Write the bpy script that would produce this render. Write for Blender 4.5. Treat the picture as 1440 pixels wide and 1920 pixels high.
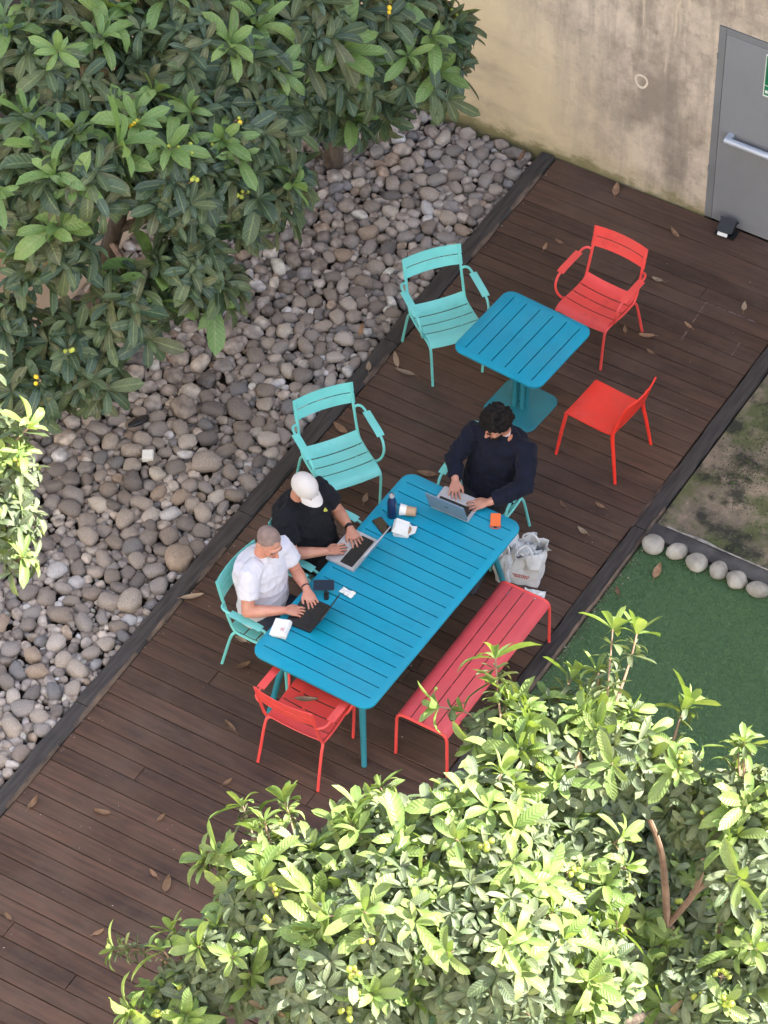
import bpy, math, random
import numpy as np
from mathutils import Vector, Matrix, noise

for o in list(bpy.data.objects):
    bpy.data.objects.remove(o, do_unlink=True)
SC = bpy.context.scene
COL = SC.collection
R = math.radians

# ------------------------------------------------------------------ camera
# World: X runs across the deck, Y along it towards the plastered wall, Z up. Metres.
cam_d = bpy.data.cameras.new('camera')
cam = bpy.data.objects.new('camera', cam_d)
COL.objects.link(cam)
cam_d.sensor_fit = 'HORIZONTAL'
cam_d.sensor_width = 36.0
cam_d.lens = 36.0 * 6912.4 / 1440.0
cam_d.clip_start = 0.5
cam_d.clip_end = 500.0
_m = Matrix(((0.85654432, -0.37920131, 0.35005455, 8.97625),
             (0.51605627, 0.63489024, -0.57497853, -14.80319),
             (-0.00421361, 0.67314244, 0.73950084, 20.55609),
             (0, 0, 0, 1)))
cam.matrix_world = _m
SC.camera = cam

# ------------------------------------------------------------------ light
SUN_EL, SUN_AZ = R(42.0), R(45.0)      # azimuth from +Y towards +X
w = bpy.data.worlds.new('World')
SC.world = w
w.use_nodes = True
nt = w.node_tree
sky = nt.nodes.new('ShaderNodeTexSky')
sky.sky_type = 'NISHITA'
sky.sun_disc = False
sky.sun_elevation = SUN_EL
sky.sun_rotation = SUN_AZ
sky.air_density = 1.0
sky.dust_density = 2.0
sky.ozone_density = 1.0
bg = nt.nodes['Background']
bg.inputs['Strength'].default_value = 0.15
nt.links.new(sky.outputs[0], bg.inputs[0])
sun_d = bpy.data.lights.new('sun', 'SUN')
sun_d.energy = 5.0
sun_d.angle = R(0.53)
sun_d.color = (1.0, 0.95, 0.86)
sun = bpy.data.objects.new('sun', sun_d)
COL.objects.link(sun)
_s = Vector((math.sin(SUN_AZ) * math.cos(SUN_EL), math.cos(SUN_AZ) * math.cos(SUN_EL), math.sin(SUN_EL)))
sun.rotation_euler = _s.to_track_quat('Z', 'Y').to_euler()
sun.location = (6, 12, 25)
SC.view_settings.view_transform = 'Standard'
SC.view_settings.look = 'None'
SC.view_settings.gamma = 1.0
SC.view_settings.use_curve_mapping = False
SC.view_settings.exposure = 1.92
SC.render.engine = 'CYCLES'
SC.cycles.max_bounces = 8
SC.cycles.transparent_max_bounces = 8
SC.cycles.use_denoising = True

random.seed(7)
RNG = np.random.default_rng(11)

# ------------------------------------------------------------------ helpers
def link(o, parent=None):
    COL.objects.link(o)
    if parent is not None:
        o.parent = parent
    return o

def tag(o, label=None, cat=None, group=None, kind=None):
    if label: o['label'] = label
    if cat: o['category'] = cat
    if group: o['group'] = group
    if kind: o['kind'] = kind
    return o

def empty(name, loc=(0, 0, 0), rz=0.0, label=None, cat=None, group=None, kind=None):
    o = bpy.data.objects.new(name, None)
    o.empty_display_size = 0.1
    o.location = loc
    o.rotation_euler = (0, 0, rz)
    link(o)
    return tag(o, label, cat, group, kind)

def copy_tree(o, parent=None):
    c = o.copy()
    COL.objects.link(c)
    c.parent = parent
    for ch in list(o.children):
        copy_tree(ch, c)
    return c

def V(*a):
    return Vector(a)

def catmull(pts, n=6):
    P = [Vector(p) for p in pts]
    P = [P[0] * 2 - P[1]] + P + [P[-1] * 2 - P[-2]]
    out = []
    for i in range(1, len(P) - 2):
        p0, p1, p2, p3 = P[i - 1], P[i], P[i + 1], P[i + 2]
        for k in range(n):
            t = k / n
            out.append(0.5 * ((2 * p1) + (p2 - p0) * t + (2 * p0 - 5 * p1 + 4 * p2 - p3) * t * t + (3 * p1 - p0 - 3 * p2 + p3) * t ** 3))
    out.append(P[-2].copy())
    return out

def lerp_list(vals, n):
    out = []
    m = len(vals) - 1
    for i in range(n):
        f = i / (n - 1) * m
        k = min(int(f), m - 1)
        out.append(vals[k] + (vals[k + 1] - vals[k]) * (f - k))
    return out

class MB:
    """collects vertices and faces, then links them as one mesh object"""
    def __init__(self):
        self.v = []; self.f = []; self.mi = []; self.cm = 0
    def add(self, vs, fs):
        b = len(self.v)
        self.v += [tuple(p) for p in vs]
        self.f += [tuple(i + b for i in f) for f in fs]
        self.mi += [self.cm] * len(fs)
        return self
    def box(self, c, s, rot=None, ch=0.0):
        x, y, z = s[0] / 2, s[1] / 2, s[2] / 2
        if ch <= 0:
            vs = [Vector((a, b, d)) for d in (-z, z) for a, b in ((-x, -y), (x, -y), (x, y), (-x, y))]
            fs = [(3, 2, 1, 0), (4, 5, 6, 7), (0, 1, 5, 4), (1, 2, 6, 5), (2, 3, 7, 6), (3, 0, 4, 7)]
        else:
            vs = []
            for a, b, d in ((x, y, -z), (x, y, z - ch), (x - ch, y - ch, z)):
                vs += [Vector((-a, -b, d)), Vector((a, -b, d)), Vector((a, b, d)), Vector((-a, b, d))]
            fs = [(3, 2, 1, 0), (8, 9, 10, 11)]
            for k in (0, 4):
                for i in range(4):
                    j = (i + 1) % 4
                    fs.append((k + i, k + j, k + 4 + j, k + 4 + i))
        c = Vector(c)
        if rot is not None:
            vs = [rot @ p for p in vs]
        return self.add([p + c for p in vs], fs)
    def tube(self, pts, rad, n=8, cap=True, round_end=False):
        P = [Vector(p) for p in pts]
        m = len(P)
        rad = [rad] * m if not hasattr(rad, '__len__') else list(rad)
        if len(rad) != m:
            rad = lerp_list(rad, m)
        if round_end:
            d0 = (P[0] - P[1]).normalized(); d1 = (P[-1] - P[-2]).normalized()
            a, b, ra, rb = P[0], P[-1], rad[0], rad[-1]
            P = [a + d0 * ra * .9, a + d0 * ra * .55] + P + [b + d1 * rb * .55, b + d1 * rb * .9]
            rad = [ra * .42, ra * .83] + rad + [rb * .83, rb * .42]
            m = len(P)
        vs = []
        t = (P[1] - P[0]).normalized()
        u = t.orthogonal().normalized()
        for i in range(m):
            if i == 0: tt = P[1] - P[0]
            elif i == m - 1: tt = P[-1] - P[-2]
            else: tt = P[i + 1] - P[i - 1]
            tt.normalize()
            u = (u - tt * u.dot(tt)).normalized()
            vv = tt.cross(u)
            for k in range(n):
                a = 2 * math.pi * k / n
                vs.append(P[i] + (u * math.cos(a) + vv * math.sin(a)) * rad[i])
        fs = []
        for i in range(m - 1):
            for k in range(n):
                k2 = (k + 1) % n
                fs.append((i * n + k, i * n + k2, (i + 1) * n + k2, (i + 1) * n + k))
        if cap:
            fs.append(tuple(range(n))[::-1])
            fs.append(tuple((m - 1) * n + k for k in range(n)))
        return self.add(vs, fs)
    def loft(self, secs, n=16):
        """secs: (centre, half axis a, half axis b) ellipses"""
        vs = []
        for c, a, b in secs:
            c, a, b = Vector(c), Vector(a), Vector(b)
            for k in range(n):
                t = 2 * math.pi * k / n
                vs.append(c + a * math.cos(t) + b * math.sin(t))
        m = len(secs)
        fs = [(i * n + k, i * n + (k + 1) % n, (i + 1) * n + (k + 1) % n, (i + 1) * n + k) for i in range(m - 1) for k in range(n)]
        fs.append(tuple(range(n))[::-1]); fs.append(tuple((m - 1) * n + k for k in range(n)))
        return self.add(vs, fs)
    def ell(self, c, r, M=None, nu=16, nv=10):
        vs = []; c = Vector(c)
        for j in range(nv + 1):
            ph = math.pi * j / nv
            for i in range(nu):
                th = 2 * math.pi * i / nu
                p = Vector((r[0] * math.sin(ph) * math.cos(th), r[1] * math.sin(ph) * math.sin(th), r[2] * math.cos(ph)))
                vs.append((M @ p if M is not None else p) + c)
        fs = []
        for j in range(nv):
            for i in range(nu):
                a, b = j * nu + i, j * nu + (i + 1) % nu
                fs.append((a + nu, b + nu, b, a))
        return self.add(vs, fs)
    def lathe(self, prof, n=20, c=(0, 0, 0)):
        vs = []; c = Vector(c)
        for r, z in prof:
            for k in range(n):
                a = 2 * math.pi * k / n
                vs.append(c + Vector((r * math.cos(a), r * math.sin(a), z)))
        m = len(prof)
        fs = [(i * n + k, i * n + (k + 1) % n, (i + 1) * n + (k + 1) % n, (i + 1) * n + k) for i in range(m - 1) for k in range(n)]
        fs.append(tuple(range(n))[::-1]); fs.append(tuple((m - 1) * n + k for k in range(n)))
        return self.add(vs, fs)
    def sheet(self, grid, th):
        """grid[i][j] points; a solid sheet of thickness th below the surface"""
        ni, nj = len(grid), len(grid[0])
        G = [[Vector(p) for p in row] for row in grid]
        N = []
        for i in range(ni):
            row = []
            for j in range(nj):
                du = G[min(i + 1, ni - 1)][j] - G[max(i - 1, 0)][j]
                dv = G[i][min(j + 1, nj - 1)] - G[i][max(j - 1, 0)]
                nn = du.cross(dv)
                row.append(nn.normalized() if nn.length > 1e-9 else Vector((0, 0, 1)))
            N.append(row)
        vs = [G[i][j] for i in range(ni) for j in range(nj)] + [G[i][j] - N[i][j] * th for i in range(ni) for j in range(nj)]
        o = ni * nj
        fs = []
        for i in range(ni - 1):
            for j in range(nj - 1):
                a, b, c, d = i * nj + j, (i + 1) * nj + j, (i + 1) * nj + j + 1, i * nj + j + 1
                fs.append((a, b, c, d)); fs.append((d + o, c + o, b + o, a + o))
        loop = [i * nj for i in range(ni)] + [(ni - 1) * nj + j for j in range(1, nj)] + [i * nj + nj - 1 for i in range(ni - 2, -1, -1)] + [j for j in range(nj - 2, 0, -1)]
        for k in range(len(loop)):
            a, b = loop[k], loop[(k + 1) % len(loop)]
            fs.append((b, a, a + o, b + o))
        return self.add(vs, fs)
    def mesh(self, name, mats, smooth=True, off=(0, 0, 0), auto=40):
        me = bpy.data.meshes.new(name)
        ox, oy, oz = off
        me.from_pydata([(x - ox, y - oy, z - oz) for x, y, z in self.v], [], self.f)
        if not isinstance(mats, (list, tuple)): mats = [mats]
        for m in mats: me.materials.append(m)
        if len(mats) > 1:
            me.polygons.foreach_set('material_index', self.mi)
        if smooth:
            me.polygons.foreach_set('use_smooth', [True] * len(me.polygons))
            if auto:
                try: me.set_sharp_from_angle(angle=R(auto))
                except Exception: pass
        me.update()
        return me
    def build(self, name, mats, parent=None, smooth=True, off=(0, 0, 0), auto=40, loc=None):
        o = bpy.data.objects.new(name, self.mesh(name, mats, smooth, off, auto))
        if loc is not None: o.location = loc
        return link(o, parent)

def remeshed(mb, name, mats, parent, off, voxel, smooth_it=4, disp=None):
    """one continuous surface grown round overlapping closed shapes"""
    o = mb.build('tmp', mats, None, off=off)
    md = o.modifiers.new('r', 'REMESH'); md.mode = 'VOXEL'; md.voxel_size = voxel; md.use_smooth_shade = True
    if smooth_it:
        sm = o.modifiers.new('s', 'SMOOTH'); sm.factor = 0.5; sm.iterations = smooth_it
    dg = bpy.context.evaluated_depsgraph_get()
    dg.update()
    me = bpy.data.meshes.new_from_object(o.evaluated_get(dg))
    me.name = name
    bpy.data.objects.remove(o, do_unlink=True)
    if disp is not None:
        nrm = np.empty(len(me.vertices) * 3); me.vertices.foreach_get('normal', nrm); nrm = nrm.reshape(-1, 3)
        co = np.empty(len(me.vertices) * 3); me.vertices.foreach_get('co', co); co = co.reshape(-1, 3)
        d = np.array([disp(Vector(p)) for p in co])
        co = co + nrm * d[:, None]
        me.vertices.foreach_set('co', co.ravel())
    me.polygons.foreach_set('use_smooth', [True] * len(me.polygons))
    if not me.materials:
        me.materials.append(mats)
    me.update()
    return link(bpy.data.objects.new(name, me), parent)

# ------------------------------------------------------------------ materials
def mat(name, c1, c2=None, scale=8.0, rough=0.5, metal=0.0, bump=0.0, bscale=None, spec=0.5, stretch=(1, 1, 1), rnd=0.0,
        coat=0.0, sheen=0.0, detail=6.0, lo=0.35, hi=0.65, rough2=None, attr=None, sss=0.0):
    m = bpy.data.materials.new(name); m.use_nodes = True
    t = m.node_tree; n = t.nodes; L = t.links
    b = n['Principled BSDF']
    b.inputs['Roughness'].default_value = rough
    b.inputs['Metallic'].default_value = metal
    b.inputs['Specular IOR Level'].default_value = spec
    if coat: b.inputs['Coat Weight'].default_value = coat
    if sheen: b.inputs['Sheen Weight'].default_value = sheen
    if sss:
        b.inputs['Subsurface Weight'].default_value = sss
        b.inputs['Subsurface Radius'].default_value = (0.012, 0.005, 0.003)
    tc = n.new('ShaderNodeTexCoord')
    mp = n.new('ShaderNodeMapping'); mp.inputs['Scale'].default_value = stretch
    L.new(tc.outputs['Object'], mp.inputs['Vector'])
    oi = n.new('ShaderNodeObjectInfo')
    if rnd:
        ad = n.new('ShaderNodeVectorMath'); ad.operation = 'MULTIPLY_ADD'
        cb = n.new('ShaderNodeCombineXYZ')
        for i in range(3): L.new(oi.outputs['Random'], cb.inputs[i])
        ad.inputs[1].default_value = (37, 53, 19)
        L.new(cb.outputs[0], ad.inputs[0]); L.new(mp.outputs[0], ad.inputs[2])
        vec = ad.outputs[0]
    else:
        vec = mp.outputs[0]
    col = None
    nz = n.new('ShaderNodeTexNoise'); nz.inputs['Scale'].default_value = scale; nz.inputs['Detail'].default_value = detail
    L.new(vec, nz.inputs['Vector'])
    c2 = c2 or tuple(x * 0.86 for x in c1)
    mr = n.new('ShaderNodeMapRange'); mr.inputs['From Min'].default_value = lo; mr.inputs['From Max'].default_value = hi
    L.new(nz.outputs['Fac'], mr.inputs['Value'])
    mx = n.new('ShaderNodeMix'); mx.data_type = 'RGBA'
    mx.inputs['A'].default_value = (*c1, 1); mx.inputs['B'].default_value = (*c2, 1)
    L.new(mr.outputs[0], mx.inputs['Factor'])
    col = mx.outputs['Result']
    if attr:
        at = n.new('ShaderNodeAttribute'); at.attribute_name = attr
        mm = n.new('ShaderNodeMix'); mm.data_type = 'RGBA'; mm.blend_type = 'MULTIPLY'; mm.inputs['Factor'].default_value = 1
        L.new(col, mm.inputs['A']); L.new(at.outputs['Color'], mm.inputs['B']); col = mm.outputs['Result']
    if rnd:
        hs = n.new('ShaderNodeHueSaturation')
        rr = n.new('ShaderNodeMapRange'); rr.inputs['To Min'].default_value = 1 - rnd; rr.inputs['To Max'].default_value = 1 + rnd
        L.new(oi.outputs['Random'], rr.inputs['Value']); L.new(rr.outputs[0], hs.inputs['Value'])
        L.new(col, hs.inputs['Color']); col = hs.outputs[0]
    L.new(col, b.inputs['Base Color'])
    if rough2 is not None:
        r2 = n.new('ShaderNodeMapRange'); r2.inputs['To Min'].default_value = rough; r2.inputs['To Max'].default_value = rough2
        L.new(mr.outputs[0], r2.inputs['Value']); L.new(r2.outputs[0], b.inputs['Roughness'])
    if bump:
        bn = n.new('ShaderNodeTexNoise'); bn.inputs['Scale'].default_value = bscale or scale * 3; bn.inputs['Detail'].default_value = 5
        L.new(vec, bn.inputs['Vector'])
        bp = n.new('ShaderNodeBump'); bp.inputs['Strength'].default_value = bump; bp.inputs['Distance'].default_value = 0.01
        L.new(bn.outputs['Fac'], bp.inputs['Height']); L.new(bp.outputs[0], b.inputs['Normal'])
    return m

M = {}
M['turq'] = mat('turquoise_paint', (0.185, 0.65, 0.61), (0.17, 0.60, 0.565), 5, 0.42, bump=0.05, bscale=300)
M['red'] = mat('red_paint', (0.80, 0.078, 0.066), (0.74, 0.070, 0.062), 5, 0.42, bump=0.05, bscale=300)
M['red2'] = mat('orange_red_plastic', (0.86, 0.040, 0.022), (0.80, 0.035, 0.02), 5, 0.45)
M['rose'] = mat('faded_red_paint', (0.64, 0.075, 0.090), (0.56, 0.068, 0.084), 3, 0.40, bump=0.05, bscale=300)
M['blue'] = mat('blue_paint', (0.004, 0.29, 0.435), (0.004, 0.265, 0.40), 3, 0.5, bump=0.05, bscale=250, spec=0.3)
M['teal'] = mat('teal_leg_paint', (0.02, 0.215, 0.27), None, 4, 0.45)
M['wood'] = mat('deck_wood', (0.108, 0.060, 0.040), (0.059, 0.035, 0.026), 2.2, 0.62, bump=0.45, bscale=9, stretch=(1.2, 14, 14), rnd=0.22, spec=0.3, rough2=0.5, lo=.3, hi=.7)
def deck_dust(m):
    """world-space scuffs and grey dust over the per-plank grain"""
    t = m.node_tree; n = t.nodes; L = t.links; b = n['Principled BSDF']
    src = b.inputs['Base Color'].links[0].from_socket
    ge = n.new('ShaderNodeNewGeometry')
    def nz(s, d, st=(1, 1, 1)):
        mp = n.new('ShaderNodeMapping'); mp.inputs['Scale'].default_value = st; L.new(ge.outputs['Position'], mp.inputs[0])
        x = n.new('ShaderNodeTexNoise'); x.inputs['Scale'].default_value = s; x.inputs['Detail'].default_value = d; x.inputs['Roughness'].default_value = .7
        L.new(mp.outputs[0], x.inputs['Vector']); return x.outputs['Fac']
    def lay(src, v, lo, hi, col, k):
        r = n.new('ShaderNodeMapRange'); r.inputs['From Min'].default_value = lo; r.inputs['From Max'].default_value = hi; r.inputs['To Max'].default_value = k
        L.new(v, r.inputs['Value'])
        x = n.new('ShaderNodeMix'); x.data_type = 'RGBA'; x.inputs['B'].default_value = (*col, 1)
        L.new(src, x.inputs['A']); L.new(r.outputs[0], x.inputs['Factor']); return x.outputs['Result']
    c = lay(src, nz(1.1, 8), .46, .72, (.140, .102, .080), .5)
    c = lay(c, nz(2.3, 9, (.5, 1, 1)), .52, .70, (.022, .017, .016), .55)
    c = lay(c, nz(26, 4), .70, .80, (.20, .17, .15), .5)
    L.new(c, b.inputs['Base Color'])
deck_dust(M['wood'])
M['joist'] = mat('joist', (0.012, 0.010, 0.009), None, 3, 0.9)
M['kerb'] = mat('kerb_timber', (0.058, 0.050, 0.046), (0.030, 0.026, 0.025), 4, 0.8, bump=0.6, bscale=14, stretch=(10, 1, 10), rnd=0.15)
M['worn'] = mat('worn_timber', (0.17, 0.12, 0.085), (0.06, 0.045, 0.038), 7, 0.85, bump=0.8, bscale=30, stretch=(3, 1, 3), rnd=0.3)
M['soil'] = mat('soil', (0.06, 0.048, 0.04), (0.035, 0.028, 0.024), 9, 0.95, bump=0.6)
M['stone'] = mat('pebble_stone', (1.0, 0.975, 0.965), (0.52, 0.50, 0.49), 15, 0.75, bump=0.6, bscale=38, attr='tint', spec=0.35, rnd=0.0)
M['bould'] = mat('boulder_stone', (0.40, 0.375, 0.32), (0.24, 0.225, 0.195), 9, 0.85, bump=0.7, bscale=40, rnd=0.18)
M['turf'] = mat('turf_base', (0.074, 0.142, 0.060), (0.054, 0.106, 0.044), 30, 0.95, bump=0.7, bscale=160)
M['blade'] = mat('turf_blade', (0.088, 0.186, 0.070), (0.122, 0.236, 0.094), 2.0, 0.6, attr='tint')
M['cream'] = mat('cream_render', (0.62, 0.47, 0.34), (0.54, 0.40, 0.28), 2.5, 0.9, bump=0.3, bscale=20)
M['door'] = mat('door_steel', (0.235, 0.245, 0.26), (0.215, 0.225, 0.24), 1.5, 0.5, bump=0.04, bscale=60)
M['doorf'] = mat('door_frame_steel', (0.20, 0.21, 0.22), None, 2.0, 0.55)
M['bar'] = mat('bar_silver', (0.50, 0.54, 0.60), None, 6, 0.35, metal=0.3)
M['black'] = mat('black_plastic', (0.012, 0.013, 0.015), None, 10, 0.4)
M['dgrey'] = mat('dark_metal', (0.03, 0.032, 0.036), None, 10, 0.4, metal=0.4)
M['screen'] = mat('dark_glass', (0.006, 0.007, 0.009), None, 10, 0.08, spec=0.6)
M['silver'] = mat('silver_aluminium', (0.50, 0.51, 0.54), None, 10, 0.38, metal=0.35)
M['lidgrey'] = mat('bluegrey_aluminium', (0.20, 0.26, 0.33), (0.22, 0.27, 0.33), 10, 0.4, metal=0.3)
M['white'] = mat('white_card', (0.78, 0.78, 0.75), (0.72, 0.72, 0.69), 10, 0.7)
M['paperbag'] = mat('white_paper', (0.66, 0.66, 0.65), (0.56, 0.56, 0.56), 7, 0.75, bump=0.5, bscale=16)
M['kraft'] = mat('kraft_paper', (0.50, 0.33, 0.21), (0.42, 0.27, 0.17), 12, 0.8)
M['food'] = mat('bread_crumb', (0.22, 0.12, 0.06), (0.45, 0.30, 0.16), 40, 0.9, bump=0.6)
M['navybottle'] = mat('navy_enamel', (0.008, 0.022, 0.085), None, 6, 0.25, coat=0.4)
M['orange'] = mat('orange_silicone', (0.90, 0.19, 0.05), None, 6, 0.5)
M['redprint'] = mat('red_print', (0.55, 0.10, 0.08), None, 6, 0.7)
M['greyprint'] = mat('grey_print', (0.35, 0.36, 0.37), None, 6, 0.7)
M['signgreen'] = mat('sign_green', (0.01, 0.19, 0.085), None, 6, 0.5)
M['signwhite'] = mat('sign_white', (0.75, 0.78, 0.74), None, 6, 0.5)
M['skin'] = mat('skin', (0.58, 0.30, 0.215), (0.52, 0.215, 0.15), 11, 0.5, bump=0.1, bscale=120, sss=0.12)
M['skin2'] = mat('skin_tan', (0.52, 0.265, 0.18), (0.44, 0.19, 0.125), 11, 0.5, bump=0.1, bscale=120, sss=0.12)
M['buzz'] = mat('cropped_hair', (0.27, 0.19, 0.165), (0.19, 0.135, 0.12), 22, 0.8, bump=0.3, bscale=260)
M['hair'] = mat('dark_hair', (0.007, 0.006, 0.006), (0.014, 0.011, 0.010), 30, 0.75, bump=0.7, bscale=70, spec=0.15)
M['lip'] = mat('lip', (0.40, 0.15, 0.12), None, 10, 0.5)
M['tee_w'] = mat('white_cotton', (0.64, 0.64, 0.70), (0.60, 0.60, 0.665), 7, 0.85, bump=0.12, bscale=90, sheen=0.05)
M['tee_b'] = mat('black_cotton', (0.012, 0.013, 0.017), (0.009, 0.010, 0.013), 7, 0.9, bump=0.12, bscale=90, sheen=0.03, spec=.2)
M['knit'] = mat('navy_knit', (0.008, 0.010, 0.022), (0.006, 0.008, 0.017), 12, 0.95, bump=0.25, bscale=140, sheen=0.04, spec=.2)
M['denim'] = mat('navy_denim', (0.012, 0.016, 0.030), (0.02, 0.025, 0.042), 20, 0.85, bump=0.2)
M['jet'] = mat('black_trouser', (0.011, 0.011, 0.013), None, 20, 0.85, bump=0.2)
M['capw'] = mat('cream_cap_cotton', (0.60, 0.57, 0.55), (0.56, 0.53, 0.51), 8, 0.85, bump=0.15, bscale=120)
M['shoe'] = mat('shoe_rubber', (0.03, 0.03, 0.035), None, 10, 0.7)
M['yellow'] = mat('yellow_print', (0.62, 0.66, 0.10), None, 10, 0.6)
M['bark'] = mat('grey_bark', (0.15, 0.115, 0.085), (0.075, 0.055, 0.042), 9, 0.9, bump=0.8, bscale=26, stretch=(3, 3, 1))
M['twig'] = mat('reddish_twig', (0.40, 0.25, 0.17), (0.26, 0.16, 0.11), 12, 0.8, bump=0.4, bscale=50)
M['fruit'] = mat('green_fruit', (0.32, 0.42, 0.06), (0.45, 0.46, 0.07), 18, 0.5, rnd=0.2)
M['fruity'] = mat('yellow_fruit', (0.80, 0.58, 0.03), (0.75, 0.50, 0.03), 18, 0.45, rnd=0.15)
M['dry'] = mat('dry_leaf', (0.30, 0.185, 0.105), (0.19, 0.11, 0.065), 20, 0.8, bump=0.4, rnd=0.35)
M['drypale'] = mat('pale_dry_leaf', (0.38, 0.29, 0.20), (0.28, 0.20, 0.13), 20, 0.8, bump=0.4, rnd=0.25)

def grime(m, layers):
    """dust films, scuffs and specks laid over a paint colour"""
    t = m.node_tree; n = t.nodes; L = t.links; b = n['Principled BSDF']
    src = b.inputs['Base Color'].links[0].from_socket
    ge = n.new('ShaderNodeNewGeometry')
    for i, (sc, det, lo, hi, col, k) in enumerate(layers):
        x = n.new('ShaderNodeTexNoise'); x.inputs['Scale'].default_value = sc; x.inputs['Detail'].default_value = det; x.inputs['Roughness'].default_value = .7
        mp = n.new('ShaderNodeMapping'); mp.inputs['Location'].default_value = (i * 3.1, i * 1.7, 0); L.new(ge.outputs['Position'], mp.inputs[0]); L.new(mp.outputs[0], x.inputs['Vector'])
        r = n.new('ShaderNodeMapRange'); r.inputs['From Min'].default_value = lo; r.inputs['From Max'].default_value = hi; r.inputs['To Max'].default_value = k
        L.new(x.outputs['Fac'], r.inputs['Value'])
        mx = n.new('ShaderNodeMix'); mx.data_type = 'RGBA'; mx.inputs['B'].default_value = (*col, 1)
        L.new(src, mx.inputs['A']); L.new(r.outputs[0], mx.inputs['Factor']); src = mx.outputs['Result']
    L.new(src, b.inputs['Base Color'])
for k_ in ('blue', 'teal'):
    grime(M[k_], [(1.4, 8, .42, .75, (.12, .29, .36), .20), (5.0, 9, .52, .70, (.004, .17, .28), .35), (34, 3, .72, .78, (.45, .46, .42), .6)])
for k_ in ('red', 'rose', 'red2'):
    grime(M[k_], [(2.0, 8, .45, .75, (.50, .16, .15), .28), (6.0, 9, .54, .72, (.33, .03, .035), .35), (34, 3, .73, .79, (.50, .40, .36), .5)])
grime(M['turq'], [(2.0, 8, .45, .75, (.32, .52, .48), .28), (6.0, 9, .54, .72, (.10, .40, .37), .35), (34, 3, .73, .79, (.50, .50, .45), .5)])
grime(M['door'], [(1.2, 9, .45, .75, (.17, .17, .17), .4), (9, 9, .58, .74, (.33, .33, .33), .25)])

def leaf_mat(name, gloss):
    m = bpy.data.materials.new(name); m.use_nodes = True
    t = m.node_tree; n = t.nodes; L = t.links
    b = n['Principled BSDF']; out = n['Material Output']
    at = n.new('ShaderNodeAttribute'); at.attribute_name = 'tint'
    uv = n.new('ShaderNodeAttribute'); uv.attribute_name = 'luv'
    sp = n.new('ShaderNodeSeparateXYZ'); L.new(uv.outputs['Vector'], sp.inputs[0])
    ab = n.new('ShaderNodeMath'); ab.operation = 'ABSOLUTE'; L.new(sp.outputs['X'], ab.inputs[0])
    # side veins run from the midrib forward to the margin
    s1 = n.new('ShaderNodeMath'); s1.operation = 'MULTIPLY'; s1.inputs[1].default_value = 62.0; L.new(sp.outputs['Y'], s1.inputs[0])
    s2 = n.new('ShaderNodeMath'); s2.operation = 'MULTIPLY_ADD'; s2.inputs[1].default_value = -11.0
    L.new(ab.outputs[0], s2.inputs[0]); L.new(s1.outputs[0], s2.inputs[2])
    sn = n.new('ShaderNodeMath'); sn.operation = 'SINE'; L.new(s2.outputs[0], sn.inputs[0])
    bp = n.new('ShaderNodeBump'); bp.inputs['Strength'].default_value = 0.30; bp.inputs['Distance'].default_value = 0.004
    L.new(sn.outputs[0], bp.inputs['Height']); L.new(bp.outputs[0], b.inputs['Normal'])
    # paler midrib
    mr = n.new('ShaderNodeMapRange'); mr.inputs['From Min'].default_value = 0.03; mr.inputs['From Max'].default_value = 0.16
    mr.inputs['To Min'].default_value = 1.0; mr.inputs['To Max'].default_value = 0.0
    L.new(ab.outputs[0], mr.inputs['Value'])
    mx = n.new('ShaderNodeMix'); mx.data_type = 'RGBA'; mx.inputs['B'].default_value = (0.30, 0.36, 0.16, 1)
    fm = n.new('ShaderNodeMath'); fm.operation = 'MULTIPLY'; fm.inputs[1].default_value = 0.5
    L.new(mr.outputs[0], fm.inputs[0]); L.new(fm.outputs[0], mx.inputs['Factor']); L.new(at.outputs['Color'], mx.inputs['A'])
    tc = n.new('ShaderNodeTexCoord'); nz = n.new('ShaderNodeTexNoise'); nz.inputs['Scale'].default_value = 25
    L.new(tc.outputs['Object'], nz.inputs['Vector'])
    hv = n.new('ShaderNodeHueSaturation'); vr = n.new('ShaderNodeMapRange'); vr.inputs['To Min'].default_value = 0.7; vr.inputs['To Max'].default_value = 1.3
    L.new(nz.outputs['Fac'], vr.inputs['Value']); L.new(vr.outputs[0], hv.inputs['Value']); L.new(mx.outputs['Result'], hv.inputs['Color'])
    L.new(hv.outputs[0], b.inputs['Base Color'])
    b.inputs['Roughness'].default_value = gloss
    b.inputs['Specular IOR Level'].default_value = 0.5
    tr = n.new('ShaderNodeBsdfTranslucent')
    tm = n.new('ShaderNodeMix'); tm.data_type = 'RGBA'; tm.blend_type = 'MULTIPLY'; tm.inputs['Factor'].default_value = 1
    tm.inputs['B'].default_value = (1.25, 1.2, 0.5, 1)
    L.new(hv.outputs[0], tm.inputs['A']); L.new(tm.outputs['Result'], tr.inputs['Color'])
    ms = n.new('ShaderNodeMixShader'); ms.inputs[0].default_value = 0.28
    L.new(b.outputs[0], ms.inputs[1]); L.new(tr.outputs[0], ms.inputs[2]); L.new(ms.outputs[0], out.inputs['Surface'])
    return m
M['leaf'] = leaf_mat('loquat_leaf', 0.42)

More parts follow.
